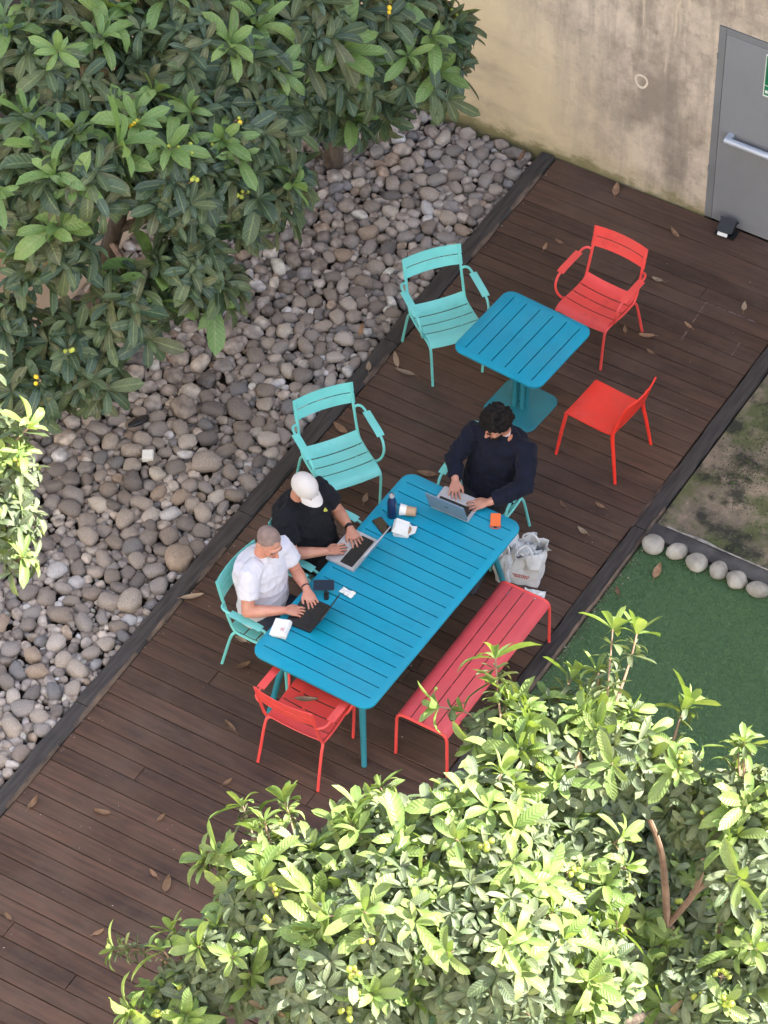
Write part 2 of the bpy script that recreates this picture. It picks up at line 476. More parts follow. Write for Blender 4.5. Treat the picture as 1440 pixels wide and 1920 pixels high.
def wall_mat():
    m = bpy.data.materials.new('stained_plaster'); m.use_nodes = True
    t = m.node_tree; n = t.nodes; L = t.links; b = n['Principled BSDF']
    b.inputs['Roughness'].default_value = 0.92; b.inputs['Specular IOR Level'].default_value = 0.2
    tc = n.new('ShaderNodeTexCoord'); P = tc.outputs['Object']
    sp = n.new('ShaderNodeSeparateXYZ'); L.new(P, sp.inputs[0])
    def nz(scale, st, detail=6, rough=0.6, off=(0, 0, 0)):
        mp = n.new('ShaderNodeMapping'); mp.inputs['Scale'].default_value = st; mp.inputs['Location'].default_value = off; L.new(P, mp.inputs[0])
        x = n.new('ShaderNodeTexNoise'); x.inputs['Scale'].default_value = scale; x.inputs['Detail'].default_value = detail; x.inputs['Roughness'].default_value = rough
        L.new(mp.outputs[0], x.inputs['Vector']); return x.outputs['Fac']
    def rng(v, a, b_, c=0.0, d=1.0):
        r = n.new('ShaderNodeMapRange'); r.interpolation_type = 'SMOOTHSTEP'
        for k, q in zip(('From Min', 'From Max', 'To Min', 'To Max'), (a, b_, c, d)): r.inputs[k].default_value = q
        L.new(v, r.inputs['Value']); return r.outputs[0]
    def mth(op, a, b_):
        x = n.new('ShaderNodeMath'); x.operation = op; x.use_clamp = op == 'MULTIPLY'
        for i, q in enumerate((a, b_)):
            if isinstance(q, (int, float)): x.inputs[i].default_value = q
            else: L.new(q, x.inputs[i])
        return x.outputs[0]
    def mix(a, b_, f):
        x = n.new('ShaderNodeMix'); x.data_type = 'RGBA'
        for k, q in (('A', a), ('B', b_)):
            if isinstance(q, tuple): x.inputs[k].default_value = (*q, 1)
            else: L.new(q, x.inputs[k])
        L.new(f, x.inputs['Factor']); return x.outputs['Result']
    base = mix((0.80, 0.665, 0.43), (0.71, 0.585, 0.385), rng(nz(1.3, (1, 1, 1)), 0.35, 0.65))
    # old washed area towards the door and the upper part
    big = mth('ADD', mth('ADD', sp.outputs['X'], mth('MULTIPLY', sp.outputs['Z'], 0.55)), mth('MULTIPLY', nz(0.9, (1, 1, 0.6), 3), 1.5))
    side = rng(big, -0.95, 0.35)
    base = mix(base, (0.68, 0.58, 0.47), side)
    # broad soot-brown blotches
    blot = rng(nz(1.5, (1, 1, 0.75), 9, 0.68, (1, 0, 5)), 0.40, 0.64)
    base = mix(base, (0.30, 0.25, 0.205), mth('MULTIPLY', mth('MULTIPLY', blot, side), 0.92))
    # dark and pale run-off streaks
    st = rng(nz(4.0, (1.6, 1, 0.16), 8, 0.65, (3, 0, 0)), 0.44, 0.62)
    base = mix(base, (0.20, 0.17, 0.145), mth('MULTIPLY', mth('MULTIPLY', st, side), 0.38))
    st2 = rng(nz(4.6, (1.5, 1, 0.22), 6, 0.6, (8, 0, 1)), 0.55, 0.66)
    up_ = rng(sp.outputs['Z'], 0.5, 1.5)
    base = mix(base, (0.66, 0.56, 0.43), mth('MULTIPLY', mth('MULTIPLY', st2, side), mth('MULTIPLY', up_, 0.8)))
    fine = rng(nz(9.0, (1, 1, 1), 10, 0.78, (9, 0, 2)), 0.50, 0.70)
    base = mix(base, (0.24, 0.20, 0.165), mth('MULTIPLY', mth('MULTIPLY', fine, side), 0.66))
    # a diffuse diagonal smear on the upper left
    smear = rng(nz(1.1, (0.7, 1, 1.6), 6, 0.6, (4, 0, 9)), 0.52, 0.70)
    base = mix(base, (0.33, 0.275, 0.21), mth('MULTIPLY', smear, 0.5))
    # moss along the foot
    h = mth('SUBTRACT', sp.outputs['Z'], mth('MULTIPLY', nz(3.2, (1, 1, 1.6), 9, 0.72, (2, 0, 2)), 0.62))
    moss = rng(h, -0.32, -0.20, 1.0, 0.0)
    base = mix(base, (0.15, 0.15, 0.05), mth('MULTIPLY', moss, 0.9))
    foot = rng(h, -0.30, 0.0, 1.0, 0.0)
    base = mix(base, (0.36, 0.31, 0.17), mth('MULTIPLY', foot, 0.45))
    L.new(base, b.inputs['Base Color'])
    bp = n.new('ShaderNodeBump'); bp.inputs['Strength'].default_value = 0.75; bp.inputs['Distance'].default_value = 0.03
    L.new(nz(6, (1, 1, 1), 12, 0.75), bp.inputs['Height']); L.new(bp.outputs[0], b.inputs['Normal'])
    return m
M['plaster'] = wall_mat()

def slab_mat():
    m = bpy.data.materials.new('mossy_concrete'); m.use_nodes = True
    t = m.node_tree; n = t.nodes; L = t.links; b = n['Principled BSDF']
    b.inputs['Roughness'].default_value = 0.95
    tc = n.new('ShaderNodeTexCoord'); P = tc.outputs['Object']
    def nz(s, off, d=8):
        mp = n.new('ShaderNodeMapping'); mp.inputs['Location'].default_value = off; L.new(P, mp.inputs[0])
        x = n.new('ShaderNodeTexNoise'); x.inputs['Scale'].default_value = s; x.inputs['Detail'].default_value = d; x.inputs['Roughness'].default_value = 0.7
        L.new(mp.outputs[0], x.inputs['Vector']); return x.outputs['Fac']
    def mix(a, b_, v, lo, hi, k=1.0):
        r = n.new('ShaderNodeMapRange'); r.inputs['From Min'].default_value = lo; r.inputs['From Max'].default_value = hi; r.inputs['To Max'].default_value = k
        L.new(v, r.inputs['Value'])
        x = n.new('ShaderNodeMix'); x.data_type = 'RGBA'
        for kk, q in (('A', a), ('B', b_)):
            if isinstance(q, tuple): x.inputs[kk].default_value = (*q, 1)
            else: L.new(q, x.inputs[kk])
        L.new(r.outputs[0], x.inputs['Factor']); return x.outputs['Result']
    c = mix((0.32, 0.25, 0.18), (0.16, 0.13, 0.095), nz(2.0, (0, 0, 0)), 0.42, 0.56)
    c = mix(c, (0.085, 0.105, 0.034), nz(2.3, (5, 2, 0), 12), 0.46, 0.58, 0.9)
    c = mix(c, (0.022, 0.024, 0.018), nz(3.4, (2, 7, 0), 12), 0.49, 0.60, 0.9)
    c = mix(c, (0.30, 0.27, 0.22), nz(22, (2, 9, 0)), 0.60, 0.74, 0.7)
    L.new(c, b.inputs['Base Color'])
    bp = n.new('ShaderNodeBump'); bp.inputs['Strength'].default_value = 0.7; bp.inputs['Distance'].default_value = 0.03
    L.new(nz(14, (0, 0, 0)), bp.inputs['Height']); L.new(bp.outputs[0], b.inputs['Normal'])
    return m
M['slab'] = slab_mat()
M['conc'] = mat('edging_concrete', (0.10, 0.095, 0.088), (0.045, 0.042, 0.04), 6, 0.9, bump=0.6, bscale=30)

def set_attr(me, name, kind, data):
    a = me.attributes.new(name, kind, 'POINT')
    a.data.foreach_set('color' if kind == 'FLOAT_COLOR' else 'vector', np.ascontiguousarray(data, dtype=np.float32).ravel())

def np_mesh(name, verts, quads, mat_, smooth=True):
    me = bpy.data.meshes.new(name)
    nv, nf = len(verts), len(quads); k = quads.shape[1]
    me.vertices.add(nv); me.vertices.foreach_set('co', np.ascontiguousarray(verts, dtype=np.float32).ravel())
    me.loops.add(nf * k); me.loops.foreach_set('vertex_index', np.ascontiguousarray(quads, dtype=np.int32).ravel())
    me.polygons.add(nf); me.polygons.foreach_set('loop_start', np.arange(0, nf * k, k, dtype=np.int32))
    me.polygons.foreach_set('use_smooth', np.full(nf, smooth))
    me.materials.append(mat_)
    me.update(calc_edges=True)
    return me

# ================================================================== STRUCTURE
g = MB(); g.box((0, 0, -0.30), (240, 240, 0.1))
tag(g.build('ground', M['soil'], smooth=False), kind='structure')

# ---- timber deck: planks laid across, each its own piece
DX0, DX1, DY0, DY1 = -1.573, 0.920, -8.0, 5.300
g = MB(); g.box(((DX0 + DX1) / 2, (DY0 + DY1) / 2, -0.09), (DX1 - DX0, DY1 - DY0, 0.09))
deck = tag(g.build('deck', M['joist'], smooth=False), kind='structure')
PITCH = 0.1445
y = DY1 - PITCH / 2
plank_cache = {}
rp = random.Random(4)
row = 0
while y > DY0:
    cuts = [DX0 + 0.004, DX1 - 0.004]
    if rp.random() < 0.20:
        cuts.insert(1, rp.choice((-0.95, -0.33, 0.22)) + rp.uniform(-.03, .03))
    for a, b in zip(cuts[:-1], cuts[1:]):
        a2, b2 = a + (0.002 if a != cuts[0] else 0), b - (0.002 if b != cuts[-1] else 0)
        key = round(b2 - a2, 2)
        if key not in plank_cache:
            q = MB(); q.box((0, 0, -0.014), (key, PITCH - 0.0065, 0.028), ch=0.003)
            plank_cache[key] = q.mesh('plank', M['wood'], smooth=False)
        o = bpy.data.objects.new('plank', plank_cache[key])
        o.location = ((a2 + b2) / 2, y + rp.uniform(-.001, .001), rp.uniform(-.0025, .0015))
        o.rotation_euler = (rp.uniform(-.008, .008), 0, rp.uniform(-.001, .001))
        link(o, deck)
    y -= PITCH
    row += 1

# faint pale outline left on the planks by a removed planter
M['dust'] = mat('dust_mark', (0.20, 0.155, 0.14), (0.10, 0.072, 0.060), 16, 0.95)
rd = random.Random(2)
for (ax, ay), (bx, by) in (((.31, 3.95), (.28, 4.42)), ((.28, 4.42), (.73, 4.42)), ((.73, 4.00), (.72, 4.16))):
    a, b = Vector((ax, ay, .0028)), Vector((bx, by, .0028)); d = (b - a); t0 = 0.0
    nrm = Vector((-d.y, d.x, 0)).normalized()
    while t0 < 1:
        t1 = min(1, t0 + rd.uniform(.05, .16)); w_ = rd.uniform(.004, .010)
        q = MB(); q.sheet([[a + d * t0 - nrm * w_, a + d * t0 + nrm * w_ * .6], [a + d * (t0 + t1) / 2 - nrm * w_ * .5, a + d * (t0 + t1) / 2 + nrm * w_], [a + d * t1 - nrm * w_ * .8, a + d * t1 + nrm * w_ * .3]], -.0008)
        q.build('scuff_mark', M['dust'], deck, smooth=False)
        t0 = t1 + rd.uniform(.0, .08)

# ---- kerb beams on both sides
def kerb(name, x0, x1, segs, z, mats):
    root = tag(bpy.data.objects.new(name, None), kind='structure'); link(root)
    rk = random.Random(int(abs(x0) * 100))
    for a, b in segs:
        q = MB()
        L_ = b - a
        n = max(4, int(L_ / 0.12))
        vs = []
        for i in range(n + 1):
            yy = a + L_ * i / n + (0.004 if i == 0 else (-0.004 if i == n else 0))
            j = lambda s: rk.uniform(-s, s)
            vs.append([(x0 + j(.006), yy, z - 0.16), (x0 + j(.007), yy, z - .012 + j(.004)), (x0 + .015 + j(.005), yy, z + j(.003)), (x1 - .014 + j(.006), yy, z + j(.003)), (x1 + j(.007), yy, z - .014 + j(.004)), (x1 + j(.003), yy, z - .16)])
        fl = [p for r_ in vs for p in r_]
        fs = []
        for i in range(n):
            for k in range(6):
                k2 = (k + 1) % 6
                fs.append((i * 6 + k, i * 6 + k2, (i + 1) * 6 + k2, (i + 1) * 6 + k))
        fs.append(tuple(range(6))); fs.append(tuple(n * 6 + k for k in range(6))[::-1])
        q.add(fl, [f[::-1] for f in fs])
        q.build('kerb_beam', M['kerb'], root, smooth=True, auto=35)
    # splintered pale edge along the deck side
    for (ya, yb) in mats:
        q = MB(); n = max(6, int((yb - ya) / 0.03)); xs = x1 if x0 < 0 else x0
        sgn = 1 if x0 < 0 else -1
        g1 = []
        for i in range(n + 1):
            yy = ya + (yb - ya) * i / n
            wv = (0.010 + 0.016 * abs(noise.noise(Vector((yy * 7, xs, 0))))) * math.sin(math.pi * min(1, max(0.04, i / n)) ** .8)
            g1.append([(xs + sgn * (0.004 + wv * .55), yy, 0.005), (xs - sgn * 0.004, yy, 0.006 + 0.6 * wv + max(0, z - .012)), (xs - sgn * (0.012 + wv * .5), yy, z + 0.004)][::-sgn])
        q.sheet(g1, 0.004)
        q.build('worn_edge', M['worn'], root, smooth=False)
    return root
kerb('kerb_left', -1.712, -1.575, [(-8, -4.1), (-4.1, -1.55), (-1.55, 0.62), (0.62, 2.75), (2.75, 5.29)], 0.020,
     [(-2.6, -1.95), (-1.75, -0.95), (-0.8, -0.35), (-.15, .25), (2.25, 2.62), (3.9, 4.35), (4.55, 5.05)])
kerb('kerb_right', 0.922, 1.045, [(-8, -3.3), (-3.3, -0.35), (-0.35, 2.02), (2.02, 5.29)], 0.012, [(2.0, 2.5)])
# pale weathered rim of the right beam, on the turf side
q = MB(); g1 = []
for i in range(70):
    yy = 0.2 + 2.1 * i / 69
    wv = 0.006 + 0.018 * abs(noise.noise(Vector((yy * 5, 3, 0))))
    g1.append([(1.048 - wv, yy, 0.017), (1.052, yy, 0.006), (1.054, yy, -0.02)][::-1])
q.sheet(g1, 0.003)
o = q.build('timber_rim', M['worn'], smooth=False); tag(o, kind='structure')

# ---- pebble bed
g = MB(); g.box((-2.95, -1.3, -0.17), (2.46, 13.2, 0.06))
bed = tag(g.build('pebble_bed', M['soil'], smooth=False), kind='structure')

def pebble_base(seed):
    """a smooth, slightly lumpy cobble: icosphere-like grid, about 84 quads"""
    nu, nv = 12, 7
    vs = [(0, 0, 1)]
    for j in range(1, nv):
        ph = math.pi * j / nv
        for i in range(nu):
            th = 2 * math.pi * i / nu
            vs.append((math.sin(ph) * math.cos(th), math.sin(ph) * math.sin(th), math.cos(ph)))
    vs.append((0, 0, -1))
    v = np.array(vs)
    out = []
    for p in v:
        P = Vector(p)
        k = 1 + 0.30 * noise.noise(P * 1.0 + Vector((seed * 7.3, 0, 0))) + 0.17 * noise.noise(P * 2.0 + Vector((0, seed * 3.1, 0)))
        q = [abs(c) ** 0.80 * (1 if c >= 0 else -1) for c in p]
        out.append([c * k for c in q])
    f = []
    for i in range(nu):
        i2 = (i + 1) % nu
        f.append((0, 1 + i, 1 + i2, 1 + i2)); f.append((len(v) - 1, 1 + (nv - 2) * nu + i2, 1 + (nv - 2) * nu + i, 1 + (nv - 2) * nu + i))
        for j in range(nv - 2):
            f.append((1 + j * nu + i, 1 + (j + 1) * nu + i, 1 + (j + 1) * nu + i2, 1 + j * nu + i2))
    tri = []
    for q in f:
        if q[2] == q[3]: tri.append(q[:3])
        else: tri.append((q[0], q[1], q[2])); tri.append((q[0], q[2], q[3]))
    return np.array(out), np.array(tri)
PB = [pebble_base(s) for s in range(16)]
PEB_COL = [(0.150, 0.132, 0.117), (0.185, 0.164, 0.146), (0.122, 0.110, 0.101), (0.212, 0.187, 0.162), (0.250, 0.230, 0.208), (0.165, 0.153, 0.144), (0.138, 0.119, 0.103),
           (0.190, 0.152, 0.120), (0.36, 0.34, 0.315), (0.092, 0.085, 0.081), (0.108, 0.107, 0.109), (0.28, 0.255, 0.222)]
PEB_W = [6, 7, 5, 6, 4, 6.5, 5, 1.6, 1.4, 3, 2.5, 2.0]

def scatter_pebbles():
    rs = random.Random(21)
    cell = 0.14
    grid = {}
    out = []
    def ok(x, y, r, k):
        cx, cy = int(x / cell), int(y / cell)
        for a in range(cx - 2, cx + 3):
            for b in range(cy - 2, cy + 3):
                for (px, py, pr) in grid.get((a, b), ()):
                    if (px - x) ** 2 + (py - y) ** 2 < ((pr + r) * k) ** 2: return False
        return True
    for r0, r1, tries, k in ((0.085, 0.108, 30, 1.0), (0.058, 0.08, 2600, 0.92), (0.042, 0.058, 9000, 0.88), (0.030, 0.042, 18000, 0.82), (0.017, 0.03, 26000, 0.80)):
        for _ in range(tries):
            x, y = rs.uniform(-4.08, -1.74), rs.uniform(-3.6, 5.26)
            # cobbles grow a little smaller towards the wall
            r = rs.uniform(r0, r1)
            if y > 2.2 and r > 0.07: continue
            if x + r > -1.722 or y + r > 5.30: continue
            if ok(x, y, r, k):
                grid.setdefault((int(x / cell), int(y / cell)), []).append((x, y, r)); out.append((x, y, r, 0.0))
    for _ in range(3600):
        out.append((rs.uniform(-4.08, -1.76), rs.uniform(-3.6, 5.22), rs.uniform(0.028, 0.05), -0.032))
    return out
peb = scatter_pebbles()
rs = random.Random(5)
recs = []
for (x, y, r, dz) in peb:
    b = rs.randrange(16)
    ax = rs.uniform(1.0, 1.34); ay = 1.03 / ax; az = rs.uniform(0.55, 0.85)
    Mx = Matrix.Rotation(rs.uniform(0, 6.28), 3, 'Z') @ Matrix.Rotation(rs.uniform(-.3, .3), 3, 'X') @ Matrix.Diagonal((r * ax, r * ay, r * az))
    z = -0.085 + r * az * 0.9 + dz + rs.uniform(-.006, .012)
    c = rs.choices(PEB_COL, PEB_W)[0]; k = rs.uniform(1.8, 3.0)
    recs.append((x, y, z, r, b, Mx, tuple(min(.68, q * k) for q in c), dz))
vis = [i for i, q in enumerate(recs) if q[7] == 0 and -2.3 < q[1] < 5.2 and q[0] > -3.2 - 0.0 * q[1] and not (q[0] < -2.6 and q[1] > 1.2)]
vis.sort(key=lambda i: -recs[i][3])
single = set(vis[:300])
peb_meshes = {}
V_, F_, C_ = [], [], []
base_i = 0
for i, (x, y, z, r, b, Mx, c, dz) in enumerate(recs):
    vv, ff = PB[b]
    if i in single:
        ci = rs.choices(range(len(PEB_COL)), PEB_W)[0]
        key = (b, ci)
        if key not in peb_meshes:
            me = np_mesh('stone', vv, ff, M['stone'])
            set_attr(me, 'tint', 'FLOAT_COLOR', np.tile(np.array([*[min(.68, 2.45 * q_) for q_ in PEB_COL[ci]], 1.0]), (len(vv), 1)))
            peb_meshes[key] = me
        o = bpy.data.objects.new('stone', peb_meshes[key])
        m4 = Mx.to_4x4(); m4.translation = (x, y, z)
        link(o, bed); o.matrix_local = m4
    else:
        A = np.array(Mx)
        V_.append(vv @ A.T + np.array([x, y, z])); F_.append(ff + base_i); base_i += len(vv)
        C_.append(np.tile(np.array([*c, 1.0]), (len(vv), 1)))
me = np_mesh('small_stones', np.concatenate(V_), np.concatenate(F_), M['stone'])
set_attr(me, 'tint', 'FLOAT_COLOR', np.concatenate(C_))
o = bpy.data.objects.new('small_stones', me); link(o, bed); tag(o, kind='stuff')

# ---- mossy concrete slab and its edging on the right, artificial turf in front of it
def rough_slab(name, x0, x1, y0, y1, z, m, step=0.15, amp=0.006):
    nx, ny = max(2, int((x1 - x0) / step)), max(2, int((y1 - y0) / step))
    gr = []
    for j in range(ny + 1):
        gr.append([(x0 + (x1 - x0) * i / nx, y0 + (y1 - y0) * j / ny, z + amp * noise.noise(Vector((i * .6, j * .6, z * 50)))) for i in range(nx + 1)][::-1])
    q = MB(); q.sheet(gr, 0.1)
    return tag(q.build(name, m), kind='structure')
rough_slab('concrete_slab', 1.062, 7.0, 2.135, 5.30, -0.012, M['slab'])
rough_slab('concrete_edging', 1.050, 7.0, 1.995, 2.128, 0.004, M['conc'], 0.06, 0.008)
q = MB(); g1 = []
for i in range(120):
    xx = 1.15 + 2.6 * i / 119
    wv = 0.004 + 0.03 * max(0, noise.noise(Vector((xx * 3.1, 8, 0))))
    g1.append([(xx, 2.130 - .004, 0.013), (xx, 2.132 + wv, 0.012), (xx, 2.136 + wv * 1.2, 0.002)][::-1])
q.sheet(g1, 0.004)
tag(q.build('lime_edge', mat('lime_deposit', (0.42, 0.40, 0.36), (0.12, 0.11, 0.10), 14, 0.9, bump=.5), smooth=False), kind='structure')
turf = rough_slab('turf_ground', 1.058, 7.5, -8.0, 1.990, -0.03, M['turf'], 0.2, 0.004)

def turf_blades(n=70000):
    r = np.random.default_rng(3)
    x = r.uniform(1.065, 3.6, n); y = r.uniform(-2.6, 1.98, n)
    # mown seam between two rolls
    keep = np.abs(y - (-0.62 + 0.02 * (x - 1))) > 0.010
    x, y = x[keep], y[keep]; n = len(x)
    a = r.uniform(0, 6.28, n); h = r.uniform(0.010, 0.020, n); wd = r.uniform(0.003, 0.005, n)
    lx, ly = r.normal(0, .006, n), r.normal(0, .006, n)
    z0 = np.full(n, -0.033)
    p0 = np.stack([x - np.cos(a) * wd, y - np.sin(a) * wd, z0], 1)
    p1 = np.stack([x + np.cos(a) * wd, y + np.sin(a) * wd, z0], 1)
    p2 = np.stack([x + lx, y + ly, z0 + h], 1)
    v = np.stack([p0, p1, p2], 1).reshape(-1, 3)
    f = np.arange(n * 3).reshape(-1, 3)
    me = np_mesh('turf_grass', v, f, M['blade'], False)
    k = r.uniform(0.75, 1.25, n)
    c = np.stack([k, k, k, np.ones(n)], 1)
    set_attr(me, 'tint', 'FLOAT_COLOR', np.repeat(c, 3, 0))
    o = bpy.data.objects.new('turf_grass', me); link(o)
    tag(o, 'short green artificial turf beside the deck', 'turf', kind='stuff')
turf_blades()

def litter(name, n, place, cols, h0, h1, w0, w1, seed, label, cat):
    """tiny upright scraps: moss tufts, grit, leaf litter"""
    r = random.Random(seed); V_, F_, C_ = [], [], []
    while len(V_) < n * 4:
        p = place(r)
        if p is None: continue
        x, y, z = p; a = r.uniform(0, 3.14); w_ = r.uniform(w0, w1); h = r.uniform(h0, h1); b = len(V_)
        ca, sa = math.cos(a) * w_, math.sin(a) * w_
        V_ += [(x - ca, y - sa, z), (x + ca, y + sa, z), (x + sa * .6, y - ca * .6, z), (x + r.uniform(-w_, w_) * .5, y + r.uniform(-w_, w_) * .5, z + h)]
        F_ += [(b, b + 2, b + 3), (b + 2, b + 1, b + 3), (b + 1, b, b + 3)]
        c = r.choice(cols); k = r.uniform(.7, 1.3); C_ += [(c[0] * k, c[1] * k, c[2] * k, 1)] * 4
    me = np_mesh(name, np.array(V_), np.array(F_), M['scrap'], False)
    set_attr(me, 'tint', 'FLOAT_COLOR', np.array(C_))
    o = bpy.data.objects.new(name, me); link(o); return tag(o, label, cat, kind='stuff')
M['scrap'] = mat('litter', (1, 1, 1), (.8, .8, .8), 30, .95, attr='tint')
def pl_moss(r):
    x, y = r.uniform(1.08, 4.2), r.uniform(2.15, 5.25)
    d = noise.noise(Vector((x * 1.9, y * 1.9, 4))) + .5 * noise.noise(Vector((x * 5, y * 5, 9)))
    return (x, y, -.016) if d > r.uniform(-.15, .5) else None
litter('moss', 9000, pl_moss, [(.085, .115, .035), (.06, .085, .03), (.12, .12, .05), (.05, .045, .035)], .006, .018, .006, .014, 3, 'patchy low moss on the concrete slab', 'moss')
def pl_grit(r):
    k = r.random()
    if k < .45: return (1.055 + abs(r.gauss(0, .035)), r.uniform(-2.4, 1.98), -.022)
    if k < .60: return (r.uniform(1.07, 4), r.uniform(2.14, 5.2), -.010)
    if k < .72: return (r.uniform(1.1, 3.0), 1.985 - abs(r.gauss(0, .05)), -.022)
    if k < .86: return (-1.570 + abs(r.gauss(0, .03)), r.uniform(-4, 5.2), .001)
    return (r.uniform(-1.5, .9), r.uniform(-4, 5.2), .0015)
litter('grit', 1500, pl_grit, [(.30, .25, .19), (.16, .12, .08), (.10, .08, .06), (.42, .38, .32)], .003, .010, .003, .009, 5, 'scattered grit and leaf crumbs along the deck edges', 'grit')

# ---- row of cobbles along the turf
BST = [(1.15, 1.915, .088, .086, "round pale grey cobble at the deck end of the stone row"), (1.335, 1.945, .082, .066, "second cobble from the deck in the row by the turf"),
       (1.512, 1.925, .080, .084, "third cobble from the deck in the row, squarish grey"), (1.69, 1.935, .080, .070, "fourth cobble from the deck in the row by the turf"),
       (1.845, 1.925, .082, .078, "fifth cobble from the deck in the row by the turf"), (2.03, 1.92, .092, .062, "last cobble in view at the far right of the turf row")]
for i, (x, y, a, b, lb) in enumerate(BST):
    k = MB(); k.ell((0, 0, 0), (1, 1, 1), None, 20, 14)
    k.v = [tuple(Vector((p[0] * a, p[1] * b, p[2] * .060)) * (1 + .13 * noise.noise(Vector(p) * 1.1 + Vector((i * 4.7, 0, 0))) + .03 * noise.noise(Vector(p) * 4 + Vector((i, 2, 0))))) for p in k.v]
    o = k.build('cobble', M['bould'], auto=0); o.location = (x, y, 0.02); o.rotation_euler = (0, 0, i * .7)
    tag(o, lb, 'cobble', 'cobbles edging the turf')

# ---- cream wall on the far left
q = MB(); q.box((-4.22, 2.1, 0.75), (0.24, 6.38, 1.9)); wl = q.build('boundary_wall', M['cream'], smooth=False)
tag(wl, 'low cream rendered boundary wall behind the left tree', 'wall')

# ---- the building behind the deck: plastered wall with a grey steel door
WY = 5.316
HB = 12.4
bld = empty('building', (0, WY, 0), label='tall beige stained plaster building behind the deck', cat='building')
DXL, DXR, DTOP = -0.204, 0.83, 2.008
q = MB()
x0, x1 = -18.0, 32.0
def wall_quad(a, b, c, d):
    nx, nz_ = max(1, int((b - a) / .5)), max(1, int((d - c) / .5))
    vs = [(a + (b - a) * i / nx, 0, c + (d - c) * j / nz_) for j in range(nz_ + 1) for i in range(nx + 1)]
    q.add(vs, [(j * (nx + 1) + i, j * (nx + 1) + i + 1, (j + 1) * (nx + 1) + i + 1, (j + 1) * (nx + 1) + i) for j in range(nz_) for i in range(nx)])
wall_quad(x0, DXL, -0.25, HB); wall_quad(DXR, x1, -0.25, HB); wall_quad(DXL, DXR, DTOP, HB)
q.add([(DXL, 0, -.25), (DXL, .14, -.25), (DXL, .14, DTOP), (DXL, 0, DTOP)], [(0, 1, 2, 3)])
q.add([(DXR, 0, -.25), (DXR, .14, -.25), (DXR, .14, DTOP), (DXR, 0, DTOP)], [(3, 2, 1, 0)])
q.add([(DXL, 0, DTOP), (DXR, 0, DTOP), (DXR, .14, DTOP), (DXL, .14, DTOP)], [(3, 2, 1, 0)])
q.add([(x0, 0, -.25), (x0, 7, -.25), (x1, 7, -.25), (x1, 0, -.25), (x0, 0, HB), (x0, 7, HB), (x1, 7, HB), (x1, 0, HB)], [(0, 1, 5, 4), (1, 2, 6, 5), (2, 3, 7, 6), (4, 5, 6, 7)])
q.build('wall', M['plaster'], bld, smooth=False)
q = MB()
for z0_, z1_ in ((0.0, 2.0),):
    q.box((DXL + .032, 0.045, 1.0), (.060, .10, 2.0)); q.box((DXR - .032, 0.045, 1.0), (.060, .10, 2.0)); q.box(((DXL + DXR) / 2, 0.045, 1.972), (DXR - DXL - .13, .10, .056))
q.build('door_frame', M['doorf'], bld, smooth=False)
q = MB(); q.box(((DXL + DXR) / 2, 0.036, 0.974), (DXR - DXL - .136, .09, 1.936), ch=0)
door = q.build('door', M['door'], bld, smooth=False)
q = MB()
q.tube([(-0.045, -.075, .945), (0.72, -.075, .945)], .030, 14)
q.box((-0.02, -.04, .945), (.05, .07, .06)); q.box((0.69, -.04, .945), (.05, .07, .06))
q.build('push_bar', M['bar'], door)
q = MB(); q.box((0.39, -.0125, 1.69), (0.35, .006, .42))
sg = q.build('exit_sign', M['signwhite'], door, smooth=False)
sx0 = 0.225
q = MB(); q.box((0.39, -.0175, 1.745), (0.33, .004, .29)); q.box((0.39, -.0175, 1.545), (0.33, .004, .09))
q.build('sign_panel', M['signgreen'], sg, smooth=False)
q = MB()
for i in range(9): q.box((0.247 + i * .033, -.0205, 1.535), (.018 if i % 3 else .024, .002, .028))
q.build('sign_lettering', M['signwhite'], sg, smooth=False)
for zz in (1.70, 0.52):
    q = MB(); q.tube([(DXL + .006, -.008, zz - .025), (DXL + .006, -.008, zz + .025)], .008, 8); q.build('hinge', M['doorf'], bld)
q = MB(); nseg = 28; g1 = []
for i in range(nseg + 1):
    a = 2 * math.pi * i / nseg; k = 1 + .05 * math.sin(3 * a)
    g1.append([(-0.846 + math.cos(a) * r_ * k * .93, -0.0025, 1.146 + math.sin(a) * r_ * k * 1.1) for r_ in (.046, .066)])
q.sheet(g1, 0.0015)
q.build('ring_mark', mat('chalk_paint', (0.78, 0.70, 0.58), (0.66, 0.57, 0.45), 20, .9), bld, smooth=False)

# ---- unseen block one looks down from, added to bounce warm sunlight into the shade
blk = empty('added_apartment_block', (0, -16.2, 0), label='unseen sunlit cream apartment block added across the courtyard for bounce light', cat='building')
q = MB(); q.box((0, -4.0, 13.0), (56, 8.0, 26.6)); q.build('wall', mat('sunlit_render', (0.78, 0.71, 0.63), (0.74, 0.67, 0.59), 0.6, 0.9), blk, smooth=False)
q = MB(); q.box((0, 0, 0), (1.3, .10, 1.9)); wm = q.mesh('window', M['dgrey'], smooth=False)
q = MB(); q.box((0, 0, 0), (1.16, .02, 1.76)); pm = q.mesh('pane', M['screen'], smooth=False)
for fl_ in range(8):
    for cx_ in range(13):
        o = bpy.data.objects.new('window', wm); o.location = (-24.0 + cx_ * 4.0, .02, 2.2 + fl_ * 3.1); link(o, blk)
        p_ = bpy.data.objects.new('pane', pm); p_.location = (0, .055, 0); link(p_, o)

